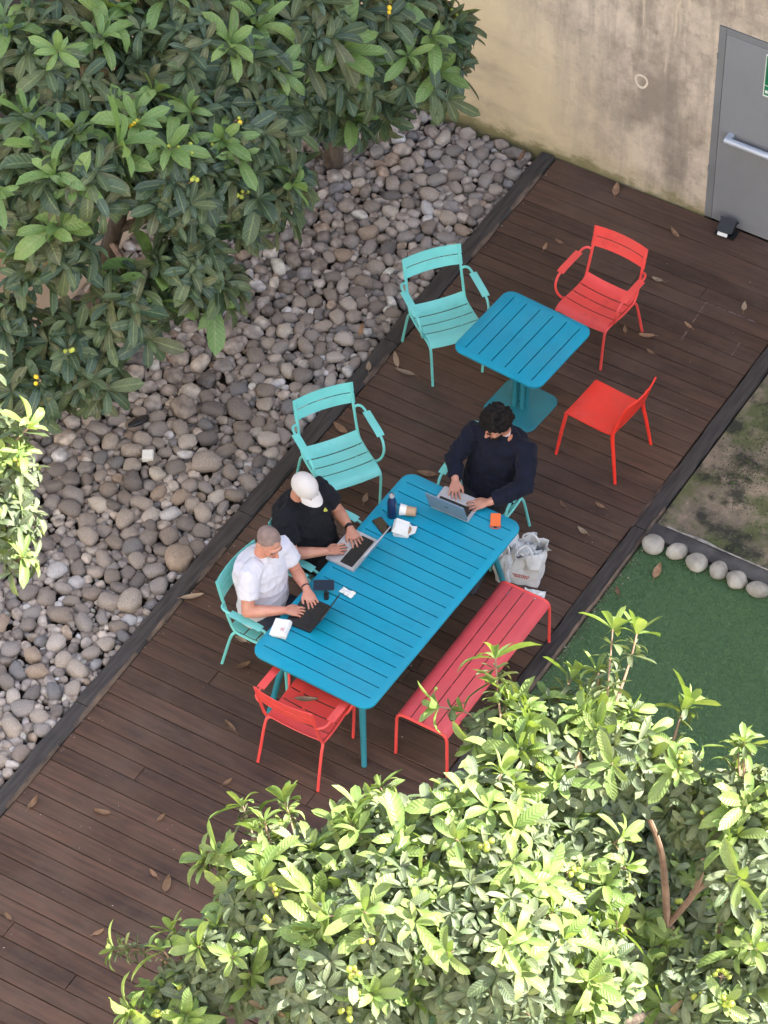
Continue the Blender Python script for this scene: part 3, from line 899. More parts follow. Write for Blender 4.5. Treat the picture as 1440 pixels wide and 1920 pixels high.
# ================================================================== FURNITURE
TR = 0.0115   # chair tube radius
def armchair(m):
    """slatted steel armchair, facing +Y, with its parts"""
    t = empty('armchair')
    def prof(y):      # seat surface height along y
        pts = [(-.205, .452), (-.18, .428), (-.14, .417), (-.05, .414), (.06, .424), (.15, .437), (.20, .438), (.232, .425), (.248, .398)]
        for (a, za), (b, zb) in zip(pts[:-1], pts[1:]):
            if y <= b: return za + (zb - za) * max(0, (y - a)) / (b - a)
        return pts[-1][1]
    for y0, y1 in ((.118, .248), (.014, .106), (-.090, .002), (-.205, -.102)):
        q = MB(); g1 = []
        n = 7 if y1 > .2 else 5
        for i in range(n + 1):
            yy = y0 + (y1 - y0) * i / n
            g1.append([(x, yy, prof(yy) + .011 - .016 * (1 - (x / .225) ** 2)) for x in (-.225, -.15, -.075, 0, .075, .15, .225)][::-1])
        q.sheet(g1, .005)
        q.build('seat_slat', m, t)
    up = [(-.195, .455), (-.228, .55), (-.258, .66), (-.288, .77), (-.310, .868)]
    def upy(z):
        for (a, za), (b, zb) in zip(up[:-1], up[1:]):
            if z <= zb: return a + (b - a) * (z - za) / (zb - za)
        return up[-1][0]
    for z0, z1 in ((.692, .775), (.784, .868)):
        q = MB(); g1 = []
        for i in range(4):
            zz = z0 + (z1 - z0) * i / 3
            g1.append([(x, upy(zz) - .004 - .030 * (1 - (x / .245) ** 2), zz) for x in (-.245, -.16, -.08, 0, .08, .16, .245)][::-1])
        q.sheet(g1, .005)
        q.build('back_slat', m, t)
    for s in (-1, 1):
        q = MB()
        q.tube(catmull([(s * .208, .250, 0), (s * .214, .250, .15), (s * .222, .247, .34), (s * .224, .235, .405), (s * .226, .19, .424), (s * .228, .12, .422)], 5), TR, 8)
        q.build('leg', m, t)
        q = MB()
        q.tube(catmull([(s * .252, -.290, 0), (s * .246, -.262, .12), (s * .238, -.212, .32), (s * .232, -.182, .388), (s * .205, -.160, .398), (s * .15, -.155, .398)], 5), TR, 8)
        q.build('leg', m, t)
        q = MB()
        q.tube(catmull([(s * .228, .12, .422), (s * .230, .0, .403), (s * .230, -.10, .400), (s * .230, -.165, .408), (s * .230, -.200, .455), (s * .230, -.232, .55), (s * .228, -.262, .66), (s * .226, -.292, .77), (s * .226, -.315, .862)], 5), TR, 8)
        q.build('side_rail', m, t)
        q = MB()
        q.tube(catmull([(s * .232, -.262, .655), (s * .262, -.252, .668), (s * .285, -.215, .668), (s * .288, -.10, .664), (s * .288, .08, .660), (s * .286, .145, .640), (s * .282, .175, .58), (s * .268, .165, .50), (s * .245, .13, .435), (s * .230, .11, .424)], 5), TR * .9, 8)
        a = q.build('arm_tube', m, t)
        q = MB(); g1 = []
        for i in range(7):
            yy = -.165 + .27 * i / 6; zc = .676 + .003 * math.sin(i) * 0
            dz = -.008 if i == 6 else 0
            g1.append([(s * .288 + k * .030, yy, zc + dz - abs(k) * .003) for k in (-1, -.5, 0, .5, 1)][::-1])
        q.sheet(g1, .006)
        q.build('armrest', m, a)
    q = MB(); q.tube([(-.15, -.155, .398), (.15, -.155, .398)], TR, 8); q.build('crossbar', m, t)
    return t

def put(o, x, y, face, label, group=None, cat='chair'):
    """face: direction (dx, dy) the thing looks to"""
    o.location = (x, y, 0)
    o.rotation_euler = (0, 0, math.atan2(face[1], face[0]) - math.pi / 2)
    o['label'] = label; o['category'] = cat
    if group: o['group'] = group
    return o

TQ = armchair(M['turq'])
put(TQ, -1.185, 2.83, (.79, -.61), 'empty turquoise slatted armchair at the small square table', 'turquoise armchairs')
put(copy_tree(TQ), -1.105, 1.13, (.82, -.57), 'empty turquoise slatted armchair behind the man in the cap', 'turquoise armchairs')
put(copy_tree(TQ), -0.70, -.455, (1, -.03), 'turquoise armchair under the man in the white t-shirt', 'turquoise armchairs')
put(copy_tree(TQ), -0.68, .215, (1, -.03), 'turquoise armchair under the man in the white cap', 'turquoise armchairs')
put(copy_tree(TQ), 0.012, 1.325, (.03, -1), 'turquoise armchair under the man in the navy sweater', 'turquoise armchairs')
RD = armchair(M['red'])
put(RD, -.27, 3.60, (-.07, -1), 'red slatted armchair at the small square table', 'red armchairs')
put(copy_tree(RD), -.03, -1.047, (.01, 1), 'red slatted armchair tucked under the end of the long table', 'red armchairs')

def shell_chair():
    t = empty('shell_chair')
    m = M['red2']
    q = MB(); g1 = []
    for i, (yy, zz, hw) in enumerate(((.232, .425, .205), (.226, .444, .210), (.205, .452, .212), (.10, .450, .213), (0, .446, .213), (-.10, .446, .212), (-.17, .452, .210), (-.205, .470, .208))):
        g1.append([(k * hw, yy, zz - .006 * (1 - k * k)) for k in (-1, -.75, -.4, 0, .4, .75, 1)])
    q.sheet(g1, .012); q.build('seat', m, t)
    q = MB(); g1 = []
    for i, (yy, zz, hw) in enumerate(((-.206, .4725, .208), (-.222, .51, .208), (-.240, .58, .210), (-.262, .67, .212), (-.285, .75, .210), (-.300, .793, .203), (-.305, .806, .192))):
        g1.append([(k * hw, yy - .028 * (1 - k * k) * min(1, max(0, (zz - .46) / .12)), zz) for k in (-1, -.75, -.4, 0, .4, .75, 1)])
    q.sheet(g1, .012); q.build('backrest', m, t)
    for s in (-1, 1):
        q = MB(); q.tube([(s * .250, .262, 0), (s * .228, .236, .25), (s * .207, .212, .438)], [.0125, .015, .0165], 10); q.build('leg', m, t)
        q = MB(); q.tube(catmull([(s * .252, -.275, 0), (s * .230, -.235, .25), (s * .210, -.205, .44), (s * .208, -.226, .56), (s * .206, -.245, .62)], 4), [.0125, .015, .0165, .015, .008], 10); q.build('leg', m, t)
    return t
put(shell_chair(), .345, 2.60, (-1, .075), 'plain bright red shell chair without arms on the open deck')

def bench():
    t = empty('bench', (.730 * 1.0, -.035, 0), R(-.4), 'long faded red slatted bench beside the blue table', 'bench')
    m = M['rose']; m2 = M['rose']
    hl = .715
    def pr(x):
        ax = abs(x)
        if ax < .145: return .452
        k = (ax - .145) / .065
        return .452 - .062 * (1 - math.sqrt(max(0, 1 - min(1, k) ** 2)))
    for x0, x1 in ((-.206, -.100), (-.092, -.004), (.004, .092), (.100, .206)):
        n = 8 if abs(x0) > .19 or abs(x1) > .19 else 3
        xs = [x0 + (x1 - x0) * i / n for i in range(n + 1)]
        q = MB(); q.sheet([[(x, yy, pr(x)) for x in xs] for yy in (-hl, -.36, 0, .36, hl)], .005)
        q.f = [f[::-1] for f in q.f]
        q.build('seat_slat', m, t)
    for e in (-1, 1):
        q = MB()
        q.tube(catmull([(-.205, e * (hl + .008), .385), (-.190, e * (hl + .008), .43), (-.15, e * (hl + .008), .449), (0, e * (hl + .008), .450), (.15, e * (hl + .008), .449), (.190, e * (hl + .008), .43), (.205, e * (hl + .008), .385)], 5), .012, 8)
        q.build('end_rail', M['red'], t)
        for s in (-1, 1):
            q = MB(); q.tube([(s * .205, e * (hl + .008), .387), (s * .209, e * (hl + .010), .2), (s * .212, e * (hl + .012), 0)], .012, 8); q.build('leg', M['red'], t)
    for yy in (-.30, .18):
        q = MB(); q.box((0, yy, .4405), (.30, .035, .008)); q.build('stretcher', m, t, smooth=False)
    return t
bench()

def slotted_top(root, hx, hy, ix, iy, slots_along_x, n_slats, z, m, rad, th=.022):
    """rim with rounded corners plus butt-jointed slats; slots run along X (or along Y)"""
    K = 7
    outer = []
    for cx, cy, a0 in ((1, 1, 0), (-1, 1, 90), (-1, -1, 180), (1, -1, 270)):
        for k in range(K):
            a = R(a0 + 90 * k / (K - 1))
            outer.append((cx * (hx - rad) + rad * math.cos(a), cy * (hy - rad) + rad * math.sin(a)))
    inner = [(ix, iy), (-ix, iy), (-ix, -iy), (ix, -iy)]
    q = MB(); b = .004
    N = len(outer)
    sc = lambda p, d: (p[0] - math.copysign(d, p[0]), p[1] - math.copysign(d, p[1]))
    vs = [(*sc(p, b), z) for p in outer] + [(*p, z - b) for p in outer] + [(*p, z - th) for p in outer] + [(*sc(p, .004), z - th) for p in outer]
    vs += [(*p, z) for p in inner] + [(*p, z - th) for p in inner]
    fs = []
    for ci in range(4):
        for k in range(K - 1):
            a = ci * K + k
            fs.append((4 * N + ci, a, a + 1)); fs.append((4 * N + 4 + ci, 3 * N + a + 1, 3 * N + a))
        a, b2 = ci * K + K - 1, ((ci + 1) % 4) * K
        fs.append((4 * N + ci, a, b2, 4 * N + (ci + 1) % 4)); fs.append((4 * N + 4 + (ci + 1) % 4, 3 * N + b2, 3 * N + a, 4 * N + 4 + ci))
        fs.append((4 * N + ci, 4 * N + (ci + 1) % 4, 4 * N + 4 + (ci + 1) % 4, 4 * N + 4 + ci))
    for l in range(3):
        for i in range(N):
            j = (i + 1) % N
            fs.append((l * N + j, l * N + i, (l + 1) * N + i, (l + 1) * N + j))
    q.add(vs, fs)
    q.build('rim', m, root, smooth=True, auto=50)
    gap = .009
    L_ = 2 * (iy if slots_along_x else ix)
    wdt = (L_ - gap * (n_slats + 1)) / n_slats
    c0 = -L_ / 2 + gap + wdt / 2
    q = MB()
    if slots_along_x: q.box((0, 0, -th / 2), (2 * ix, wdt, th))
    else: q.box((0, 0, -th / 2), (wdt, 2 * iy, th))
    sm = q.mesh('slat', m, smooth=False)
    for i in range(n_slats):
        o = bpy.data.objects.new('slat', sm)
        d = c0 + i * (wdt + gap)
        o.location = (0, d, z) if slots_along_x else (d, 0, z)
        link(o, root)

def long_table():
    t = empty('long_table', (0, 0, 0), R(-1.74), 'long bright blue slatted metal table on the deck', 'table')
    slotted_top(t, .5, 1.035, .447, .9345, True, 17, .74, M['blue'], .095)
    for sx in (-1, 1):
        q = MB(); q.box((sx * .31, 0, .692), (.028, 1.60, .05)); q.build('apron', M['teal'], t, smooth=False)
        for sy in (-1, 1):
            q = MB(); q.tube([(sx * .31, sy * .83, .717), (sx * .36, sy * .90, .36), (sx * .412, sy * .967, 0)], [.027, .024, .020], 12); q.build('leg', M['teal'], t)
    for sy in (-1, 1):
        q = MB(); q.box((0, sy * .83, .692), (.59, .028, .05)); q.build('apron', M['teal'], t, smooth=False)
    q = MB(); q.box((0, 0, .700), (.06, 1.62, .034)); q.build('centre_rail', M['teal'], t, smooth=False)
    return t
long_table()

def square_table():
    t = empty('square_table', (-.421, 2.673, 0), R(-4.0), 'small square bright blue slatted pedestal table', 'table')
    slotted_top(t, .392, .392, .305, .335, False, 5, .74, M['blue'], .085)
    q = MB(); K = 8; ring = []
    for cx, cy, a0 in ((1, 1, 0), (-1, 1, 90), (-1, -1, 180), (1, -1, 270)):
        for k in range(K):
            a = R(a0 + 90 * k / (K - 1)); ring.append((cx * .145 + .085 * math.cos(a), cy * .145 + .085 * math.sin(a)))
    n = len(ring)
    q.add([(x, y, .002) for x, y in ring] + [(x, y, .012) for x, y in ring] + [(x * .975, y * .975, .016) for x, y in ring],
          [tuple(range(n))[::-1], tuple(2 * n + i for i in range(n))] + [(l * n + i, l * n + (i + 1) % n, (l + 1) * n + (i + 1) % n, (l + 1) * n + i) for l in (0, 1) for i in range(n)])
    q.build('base_plate', M['teal'], t, auto=30)
    for sx in (-1, 1):
        for sy in (-1, 1):
            q = MB(); q.tube([(sx * .034, sy * .034, .016), (sx * .034, sy * .034, .70)], .019, 12); q.build('post', M['teal'], t)
    q = MB(); q.box((0, 0, .708), (.40, .05, .018)); q.box((0, 0, .6895), (.05, .40, .018)); q.build('bracket', M['teal'], t, smooth=False)
square_table()

# ================================================================== PEOPLE
def orth(f, up=Vector((0, 0, 1))):
    f = f.normalized(); r = f.cross(up).normalized(); return f, r, r.cross(f).normalized()

def hand(mb, wrist, tip_dir, up, right_hand, curl=(8, -28, -42), spread=1.0):
    h = Vector(tip_dir).normalized()
    s = h.cross(Vector(up)).normalized(); n = s.cross(h).normalized()
    ths = -s if right_hand else s
    w = Vector(wrist)
    mb.loft([(w - h * .012, s * .026, n * .020), (w + h * .018, s * .031, n * .018), (w + h * .05, s * .041, n * .016), (w + h * .082, s * .043, n * .013), (w + h * .094, s * .036, n * .009)], 14)
    for k in range(4):
        lat = (-.031, -.0105, .0105, .030)[k] * spread
        Ls = ((.042, .027, .020), (.047, .031, .022), (.043, .029, .021), (.034, .022, .018))[k]
        p = w + h * (.082, .086, .083, .074)[k] - ths * lat
        fan = (-.16, -.04, .07, .20)[k] * spread
        d0 = (h * math.cos(fan) - ths * math.sin(fan)).normalized()
        pts = [p - d0 * .012, p]; ang = 0
        for L_, c in zip(Ls, curl):
            ang += R(c + (k - 1.5) * -3)
            d = d0 * math.cos(ang) + n * math.sin(ang)
            p = p + d * L_; pts.append(p)
        mb.tube(pts, [.0095, .0095, .0088, .0080, .0068], 8, round_end=True)
    p = w + h * .022 + ths * .026
    d1 = (h * .74 + ths * .62 - n * .12).normalized(); d2 = (h * .9 + ths * .30 - n * .25).normalized(); d3 = (h * .97 + ths * .05 - n * .3).normalized()
    mb.tube([p - d1 * .01, p + d1 * .038, p + d1 * .038 + d2 * .030, p + d1 * .038 + d2 * .030 + d3 * .022], [.015, .0125, .0105, .008], 8, round_end=True)

def head_matrix(fwd, roll=0.0):
    f = Vector(fwd).normalized(); r = f.cross(Vector((0, 0, 1))).normalized(); u = r.cross(f).normalized()
    Mh = Matrix((r, f, u)).transposed()
    return Mh @ Matrix.Rotation(roll, 3, 'Y')

def person(spec):
    P = {k: Vector(v) for k, v in spec['j'].items()}
    base = Vector((P['pelvis'].x, P['pelvis'].y, 0.0))
    root = empty('person', base, label=spec['label'], cat='person', group='men working at the long table')
    off = tuple(base)
    f = Vector((*spec['face'], 0)).normalized(); r = f.cross(Vector((0, 0, 1))).normalized()
    neck, pelvis = P['neck'], P['pelvis']
    Mh = head_matrix(spec['head_fwd'], spec.get('roll', 0))
    hc = P['head']
    H = lambda x, y, z: hc + Mh @ Vector((x, y, z))
    shr = (P['Rs'] - P['Ls']).normalized()
    # ---- body: one continuous surface from scalp to finger tips
    b = MB()
    b.ell(H(0, -.014, .030), (.0765, .098, .091), Mh, 20, 14)
    b.ell(H(0, .030, -.028), (.061, .066, .085), Mh, 18, 12)
    b.ell(H(0, .040, -.082), (.044, .050, .034), Mh, 14, 10)
    b.ell(H(0, .072, .020), (.053, .026, .018), Mh, 14, 8)
    for s in (-1, 1):
        b.ell(H(s * .038, .062, -.030), (.024, .026, .022), Mh, 10, 8)
        Me = Mh @ Matrix.Rotation(s * R(-22), 3, 'Z') @ Matrix.Rotation(R(-12), 3, 'X')
        b.ell(H(s * .081, -.016, -.012), (.0075, .020, .033), Me, 10, 8)
        b.tube([H(s * .078, -.005, .012), H(s * .090, -.026, .014), H(s * .092, -.036, -.004), H(s * .083, -.022, -.038)], .0048, 6)
    b.tube([H(0, .090, .012), H(0, .102, -.010), H(0, .117, -.034)], [.008, .0095, .0125], 8, round_end=True)
    b.ell(H(0, .103, -.040), (.0175, .011, .008), Mh, 10, 8)
    b.ell(H(0, .090, -.068), (.024, .011, .008), Mh, 10, 8)
    b.tube([hc + Mh @ Vector((0, -.028, -.06)), neck + Vector((0, 0, .02)), neck - Vector((0, 0, .05))], [.056, .058, .070], 14)
    mid = (pelvis + neck) / 2
    spine = [pelvis + Vector((0, 0, -.02)), pelvis.lerp(neck, .3) - f * .01, pelvis.lerp(neck, .62) - f * .012, pelvis.lerp(neck, .84), neck - Vector((0, 0, .03))]
    hw = spec.get('torso', (.155, .145, .165, .165, .06)); hd = spec.get('depth', (.115, .105, .11, .095, .055))
    b.loft([(c, r * a, f * d) for c, a, d in zip(spine, hw, hd)], 20)
    for S in 'RL':
        s_, e_, w_ = P[S + 's'], P[S + 'e'], P[S + 'w']
        b.tube([neck.lerp(s_, .35) - Vector((0, 0, .03)), s_ - Vector((0, 0, .012)), s_.lerp(e_, .5), e_], [.056, .060, .053, .045], 12, round_end=True)
        fd = (w_ - e_).normalized()
        b.tube([e_, e_.lerp(w_, .28), e_.lerp(w_, .65), w_], [.045, .048, .038, .029], 12, round_end=True)
        td = P[S + 't'] - w_
        hand(b, w_, td, Vector((0, 0, 1)) + f * .1, S == 'R', curl=spec.get('curl' + S, (8, -28, -42)), spread=spec.get('spread' + S, 1.0))
    body = remeshed(b, 'body', spec['skin'], root, off, .0042, 3)
    # ---- shirt
    sh = MB()
    g = spec.get('girth', 1.0)
    secs = [(spine[0] + Vector((0, 0, -.05)) + f * .02, .200 * g, .165 * g), (spine[0] + Vector((0, 0, .03)) + f * .025, .204 * g, .175 * g), (spine[1] + f * .030, .200 * g, .172 * g), (spine[2] - f * .006, .212 * g, .172),
            (spine[3] - f * .022 - Vector((0, 0, .01)), .208, .150), (neck - f * .012 - Vector((0, 0, .055)), .158, .112), (neck - Vector((0, 0, .012)), .082, .074), (neck + Vector((0, 0, .004)), .070, .066)]
    sh.loft([(c, (r if i < 3 else shr) * a, f * d) for i, (c, a, d) in enumerate(secs)], 28)
    for S in 'RL':
        s_, e_, w_ = P[S + 's'], P[S + 'e'], P[S + 'w']
        if spec['sleeve'] == 'short':
            sh.tube([neck.lerp(s_, .4) - Vector((0, 0, .035)), s_ - Vector((0, 0, .008)), s_.lerp(e_, .35), s_.lerp(e_, spec.get('slen', .68))], [.072, .079, .078, .080], 16)
        else:
            sh.tube([neck.lerp(s_, .4) - Vector((0, 0, .035)), s_ - Vector((0, 0, .008)), s_.lerp(e_, .5), e_, e_.lerp(w_, .35), e_.lerp(w_, .78), e_.lerp(w_, .90)], [.072, .080, .077, .070, .066, .052, .043], 16, round_end=False)
            sh.ell(e_, (.069, .069, .069))
    sd = spec['seed']; amp = spec.get('wr', .006)
    def wr(p):
        q = p + Vector((sd * 3.7, 0, 0))
        a = 1 - abs(noise.noise(Vector((q.x * 16 + q.z * 7, q.y * 16 - q.z * 5, q.z * 7)) + 0.5 * noise.noise_vector(q * 7)))
        bb = 1 - abs(noise.noise(Vector((q.x * 7 + q.z * 9, q.y * 7 + q.z * 4, q.z * 12 - q.x * 6)) + Vector((5, 1, 2))))
        return amp * (a ** 5 * .9 + bb ** 4 * 1.3 - .8)
    shirt = remeshed(sh, 'sweater' if spec['sleeve'] == 'long' else 't_shirt', spec['shirt'], root, off, .0085, 4, wr)
    # ---- trousers and shoes
    tr = MB()
    tr.loft([(pelvis + Vector((0, 0, -.085)), r * .185, f * .15), (pelvis + Vector((0, 0, -.03)), r * .188, f * .15), (pelvis + Vector((0, 0, .05)), r * .172, f * .135)], 20)
    for s in (-1, 1):
        hip = pelvis + r * s * .095 + Vector((0, 0, -.035)); kn = P['pelvis'] + f * .43 + r * s * (.10 + spec.get('kn', .02)) + Vector((0, 0, -.005)); an = Vector((kn.x, kn.y, .10)) + f * spec.get('shin', .04)
        tr.tube([hip, hip.lerp(kn, .5), kn], [.092, .084, .066], 14, round_end=True)
        tr.tube([kn, kn.lerp(an, .4), an], [.065, .062, .052], 14, round_end=True)
        sq = MB()
        a0 = Vector((an.x, an.y, 0))
        sq.loft([(a0 - f * .085 + Vector((0, 0, .04)), r * .028, Vector((0, 0, .036))), (a0 - f * .05 + Vector((0, 0, .05)), r * .038, Vector((0, 0, .048))), (a0 + f * .03 + Vector((0, 0, .052)), r * .043, Vector((0, 0, .050))), (a0 + f * .11 + Vector((0, 0, .036)), r * .047, Vector((0, 0, .034))), (a0 + f * .17 + Vector((0, 0, .026)), r * .040, Vector((0, 0, .024))), (a0 + f * .195 + Vector((0, 0, .022)), r * .02, Vector((0, 0, .016)))], 14)
        sq.build('shoe', M['shoe'], root, off=off)
    remeshed(tr, 'trousers', spec['trousers'], root, off, .012, 3, lambda p: .005 * noise.noise(p * 13))
    # ---- face details
    for s in (-1, 1):
        e = MB(); e.ell(H(s * .031, .0865, -.004), (.0125, .006, .0055), Mh, 10, 6); e.build('eye', M['black'] , root, off=off)
        e = MB(); e.tube([H(s * .014, .0975, .015), H(s * .032, .0975, .021), H(s * .050, .082, .015)], [.004, .005, .003], 6); e.build('eyebrow', M['hair'] if spec.get('dark') else M['buzz'], root, off=off)
    e = MB(); e.tube([H(-.022, .0965, -.069), H(0, .1015, -.068), H(.022, .0965, -.069)], [.003, .0048, .003], 6); e.build('mouth', M['lip'], root, off=off)
    return root, H, Mh, off

# man in the white t-shirt
rw, HW, MW, ow = person(dict(label='seated man in a white t-shirt with cropped hair, typing', seed=1, skin=M['skin'], shirt=M['tee_w'], trousers=M['denim'], sleeve='short', slen=.62,
    face=(1, -.08), head_fwd=(.86, -.36, -.36), roll=0, wr=.0055,
    j=dict(pelvis=(-.815, -.44, .535), neck=(-.79, -.42, 1.065), head=(-.733, -.412, 1.20), Rs=(-.79, -.60, 1.0), Re=(-.735, -.722, .752), Rw=(-.50, -.60, .787), Rt=(-.40, -.535, .765),
           Ls=(-.735, -.245, 1.005), Le=(-.64, -.225, .768), Lw=(-.468, -.352, .787), Lt=(-.372, -.425, .760)), curlR=(0, -38, -50), curlL=(6, -22, -34)))
q = MB()
def cap_patch(q, H, Mh, c, rr, test, nu=40, nv=24, th=.003):
    """part of an ellipsoid kept where test(local) is true, as a thin closed skin"""
    vs = {}; pts = []; fs = []
    for j in range(nv + 1):
        ph = math.pi * j / nv
        for i in range(nu):
            a = 2 * math.pi * i / nu
            pts.append(Vector((rr[0] * math.sin(ph) * math.cos(a), rr[1] * math.sin(ph) * math.sin(a), rr[2] * math.cos(ph))))
    c = Vector(c)
    keep = [test(p + c) for p in pts]
    for j in range(nv):
        for i in range(nu):
            ids = (j * nu + i, j * nu + (i + 1) % nu, (j + 1) * nu + (i + 1) % nu, (j + 1) * nu + i)
            if all(keep[k] for k in ids): fs.append(ids[::-1])
    q.add([H(*(p + c)) for p in pts], fs)
    used = {}
cap_patch(q, HW, MW, (0, -.014, .030), (.0785, .1005, .0935), lambda p: (p.z > -.035 + max(0, p.y + .03) * 1.15) and p.y < .060 + .02 * abs(p.x) / .07 and not (p.z < .0 and -.045 < p.y < .02))
q.build('cropped_hair', M['buzz'], rw, off=ow, auto=0)
q = MB(); a, b = Vector((-.64, -.225, .768)), Vector((-.468, -.352, .787)); d = (b - a).normalized()
q.tube([a.lerp(b, .86), a.lerp(b, .86) + d * .012], .0335, 14); q.build('bracelet', M['black'], rw, off=ow)

# man in the cap and the black t-shirt
rb, HB_, MB_, ob = person(dict(label='seated man in a black t-shirt and white baseball cap, typing', seed=2, skin=M['skin2'], shirt=M['tee_b'], trousers=M['jet'], sleeve='short', slen=.72, girth=1.08,
    face=(.995, -.06), head_fwd=(.90, -.22, -.38), wr=.009,
    j=dict(pelvis=(-.80, .20, .535), neck=(-.85, .16, 1.075), head=(-.785, .145, 1.205), Rs=(-.86, -.03, 1.01), Re=(-.745, -.11, .775), Rw=(-.535, .028, .790), Rt=(-.455, .125, .768),
           Ls=(-.80, .36, 1.02), Le=(-.68, .41, .79), Lw=(-.51, .305, .790), Lt=(-.405, .235, .765)), curlR=(10, -40, -45), curlL=(6, -20, -30), spreadL=1.1))
q = MB(); cap_patch(q, HB_, MB_, (0, -.012, .030), (.0875, .110, .103), lambda p: p.z > .004 + .10 * max(0, -p.y - .03) * 0 - .15 * max(0, -p.y), 44, 26)
cap = q.build('cap', M['capw'], rb, off=ob, auto=0)
q = MB(); g1 = []
for i in range(13):
    a = R(-66 + 132 * i / 12)
    x0, y0 = .0865 * math.sin(a), .105 * math.cos(a) - .012
    ln = .078 * max(0.0, math.cos(a * 1.15)) ** .6
    g1.append([(HB_(x0 * (1 + k * .06), y0 + ln * k, .026 - .020 * k * k - .028 * (x0 / .08) ** 2 * (0.4 + .6 * k))) for k in (0, .35, .7, 1.0)])
q.sheet(g1, .004); q.build('brim', M['capw'], cap, off=ob)
q = MB(); q.ell(HB_(0, -.012, .1325), (.009, .009, .005), MB_, 8, 6); q.build('button', M['capw'], cap, off=ob)
q = MB()
cap_patch(q, HB_, MB_, (0, -.014, .026), (.079, .101, .094), lambda p: -.055 < p.z < .03 and p.y < -.02, 40, 30); q.build('hair', M['buzz'], rb, off=ob, auto=0)
q = MB(); a, b = Vector((-.68, .41, .79)), Vector((-.51, .305, .79)); d = (b - a).normalized()
q.tube([a.lerp(b, .88), a.lerp(b, .88) + d * .022], .034, 14); 
q.ell(a.lerp(b, .94) + Vector((0, 0, .031)), (.018, .018, .006)); q.build('watch', M['black'], rb, off=ob)

# man in the navy sweater
rn, HN, MN, on = person(dict(label='seated dark-haired man in a navy sweater, typing at the far end', seed=3, skin=M['skin2'], shirt=M['knit'], trousers=M['jet'], sleeve='long', girth=1.08, dark=True,
    face=(.10, -.995), head_fwd=(-.36, -.82, -.44), wr=.010,
    j=dict(pelvis=(.035, 1.435, .535), neck=(.085, 1.475, 1.075), head=(.068, 1.402, 1.205), Rs=(-.125, 1.435, 1.01), Re=(-.205, 1.275, .805), Rw=(-.095, 1.10, .792), Rt=(-.035, .985, .765),
           Ls=(.295, 1.465, 1.01), Le=(.385, 1.27, .825), Lw=(.225, 1.037, .792), Lt=(.115, .945, .765)), curlR=(6, -22, -35), curlL=(8, -30, -40)))
hr = MB(); rh = random.Random(9)
hr.ell(HN(0, -.024, .044), (.092, .112, .102), MN, 18, 12)
for _ in range(150):
    a, zz = rh.uniform(0, 6.28), rh.uniform(-.45, 1)
    rr = math.sqrt(max(0, 1 - zz * zz))
    p = Vector((rr * math.cos(a) * .098, rr * math.sin(a) * .116 - .024, zz * .108 + .044))
    if p.y > .055 and p.z < .065: continue
    if p.z < -.012 and p.y > -.02: continue
    hr.ell(HN(*p), [rh.uniform(.013, .024)] * 3, None, 8, 6)
remeshed(hr, 'hair', M['hair'], rn, on, .006, 1, lambda p: .006 * noise.noise(p * 70) + .005 * noise.noise(p * 34))
q = MB(); q.tube([HN(-.024, .098, -.056), HN(0, .1055, -.052), HN(.024, .098, -.056)], [.004, .006, .004], 8); q.build('moustache', M['hair'], rn, off=on)
q = MB(); q.tube([HN(-.058, .030, -.072), HN(-.040, .070, -.096), HN(0, .088, -.104), HN(.040, .070, -.096), HN(.058, .030, -.072)], [.008, .012, .015, .012, .008], 8, round_end=True); q.build('beard', M['hair'], rn, off=on)
q = MB(); g1 = []
for i in range(21):
    a = 2 * math.pi * i / 20
    c = Vector((.085, 1.472, 1.078)); 
    g1.append([c + Vector((math.cos(a) * (.064 - k * .005), math.sin(a) * (.060 - k * .005), k * .012 - .006 + .012 * math.sin(a))) for k in (0, 1)])
q.sheet(g1, .003); q.build('collar', M['tee_w'], rn, off=on)
# small round chest emblem on the black t-shirt
q = MB(); e0 = Vector((-.672, .235, .955)); nn = Vector((.80, 0, .60)); sA = Vector((0, 1, 0)); sB = Vector((-.6, 0, .8))
for dx, dy in ((-.008, .004), (.007, -.006), (.006, .009)):
    q.ell(e0 + sA * dx + sB * dy, (.009, .009, .009), None, 8, 6)
q.build('emblem', M['yellow'], rb, off=ob)

# ================================================================== THINGS ON THE TABLE AND THE DECK
TZ = .7405
def rrect(w_, h_, rad, K=4):
    out = []
    for cx, cy, a0 in ((1, 1, 0), (-1, 1, 90), (-1, -1, 180), (1, -1, 270)):
        for k in range(K):
            a = R(a0 + 90 * k / (K - 1)); out.append((cx * (w_ / 2 - rad) + rad * math.cos(a), cy * (h_ / 2 - rad) + rad * math.sin(a)))
    return out
def plate(q, w_, h_, z0, z1, rad, Mx=None, off=(0, 0, 0)):
    rg = rrect(w_, h_, rad); n = len(rg); o = Vector(off)
    vs = [Vector((x, y, z)) for z in (z0, z1) for x, y in rg]
    vs = [(Mx @ v if Mx is not None else v) + o for v in vs]
    q.add(vs, [tuple(range(n))[::-1], tuple(n + i for i in range(n))] + [(i, (i + 1) % n, n + (i + 1) % n, n + i) for i in range(n)])
    return q

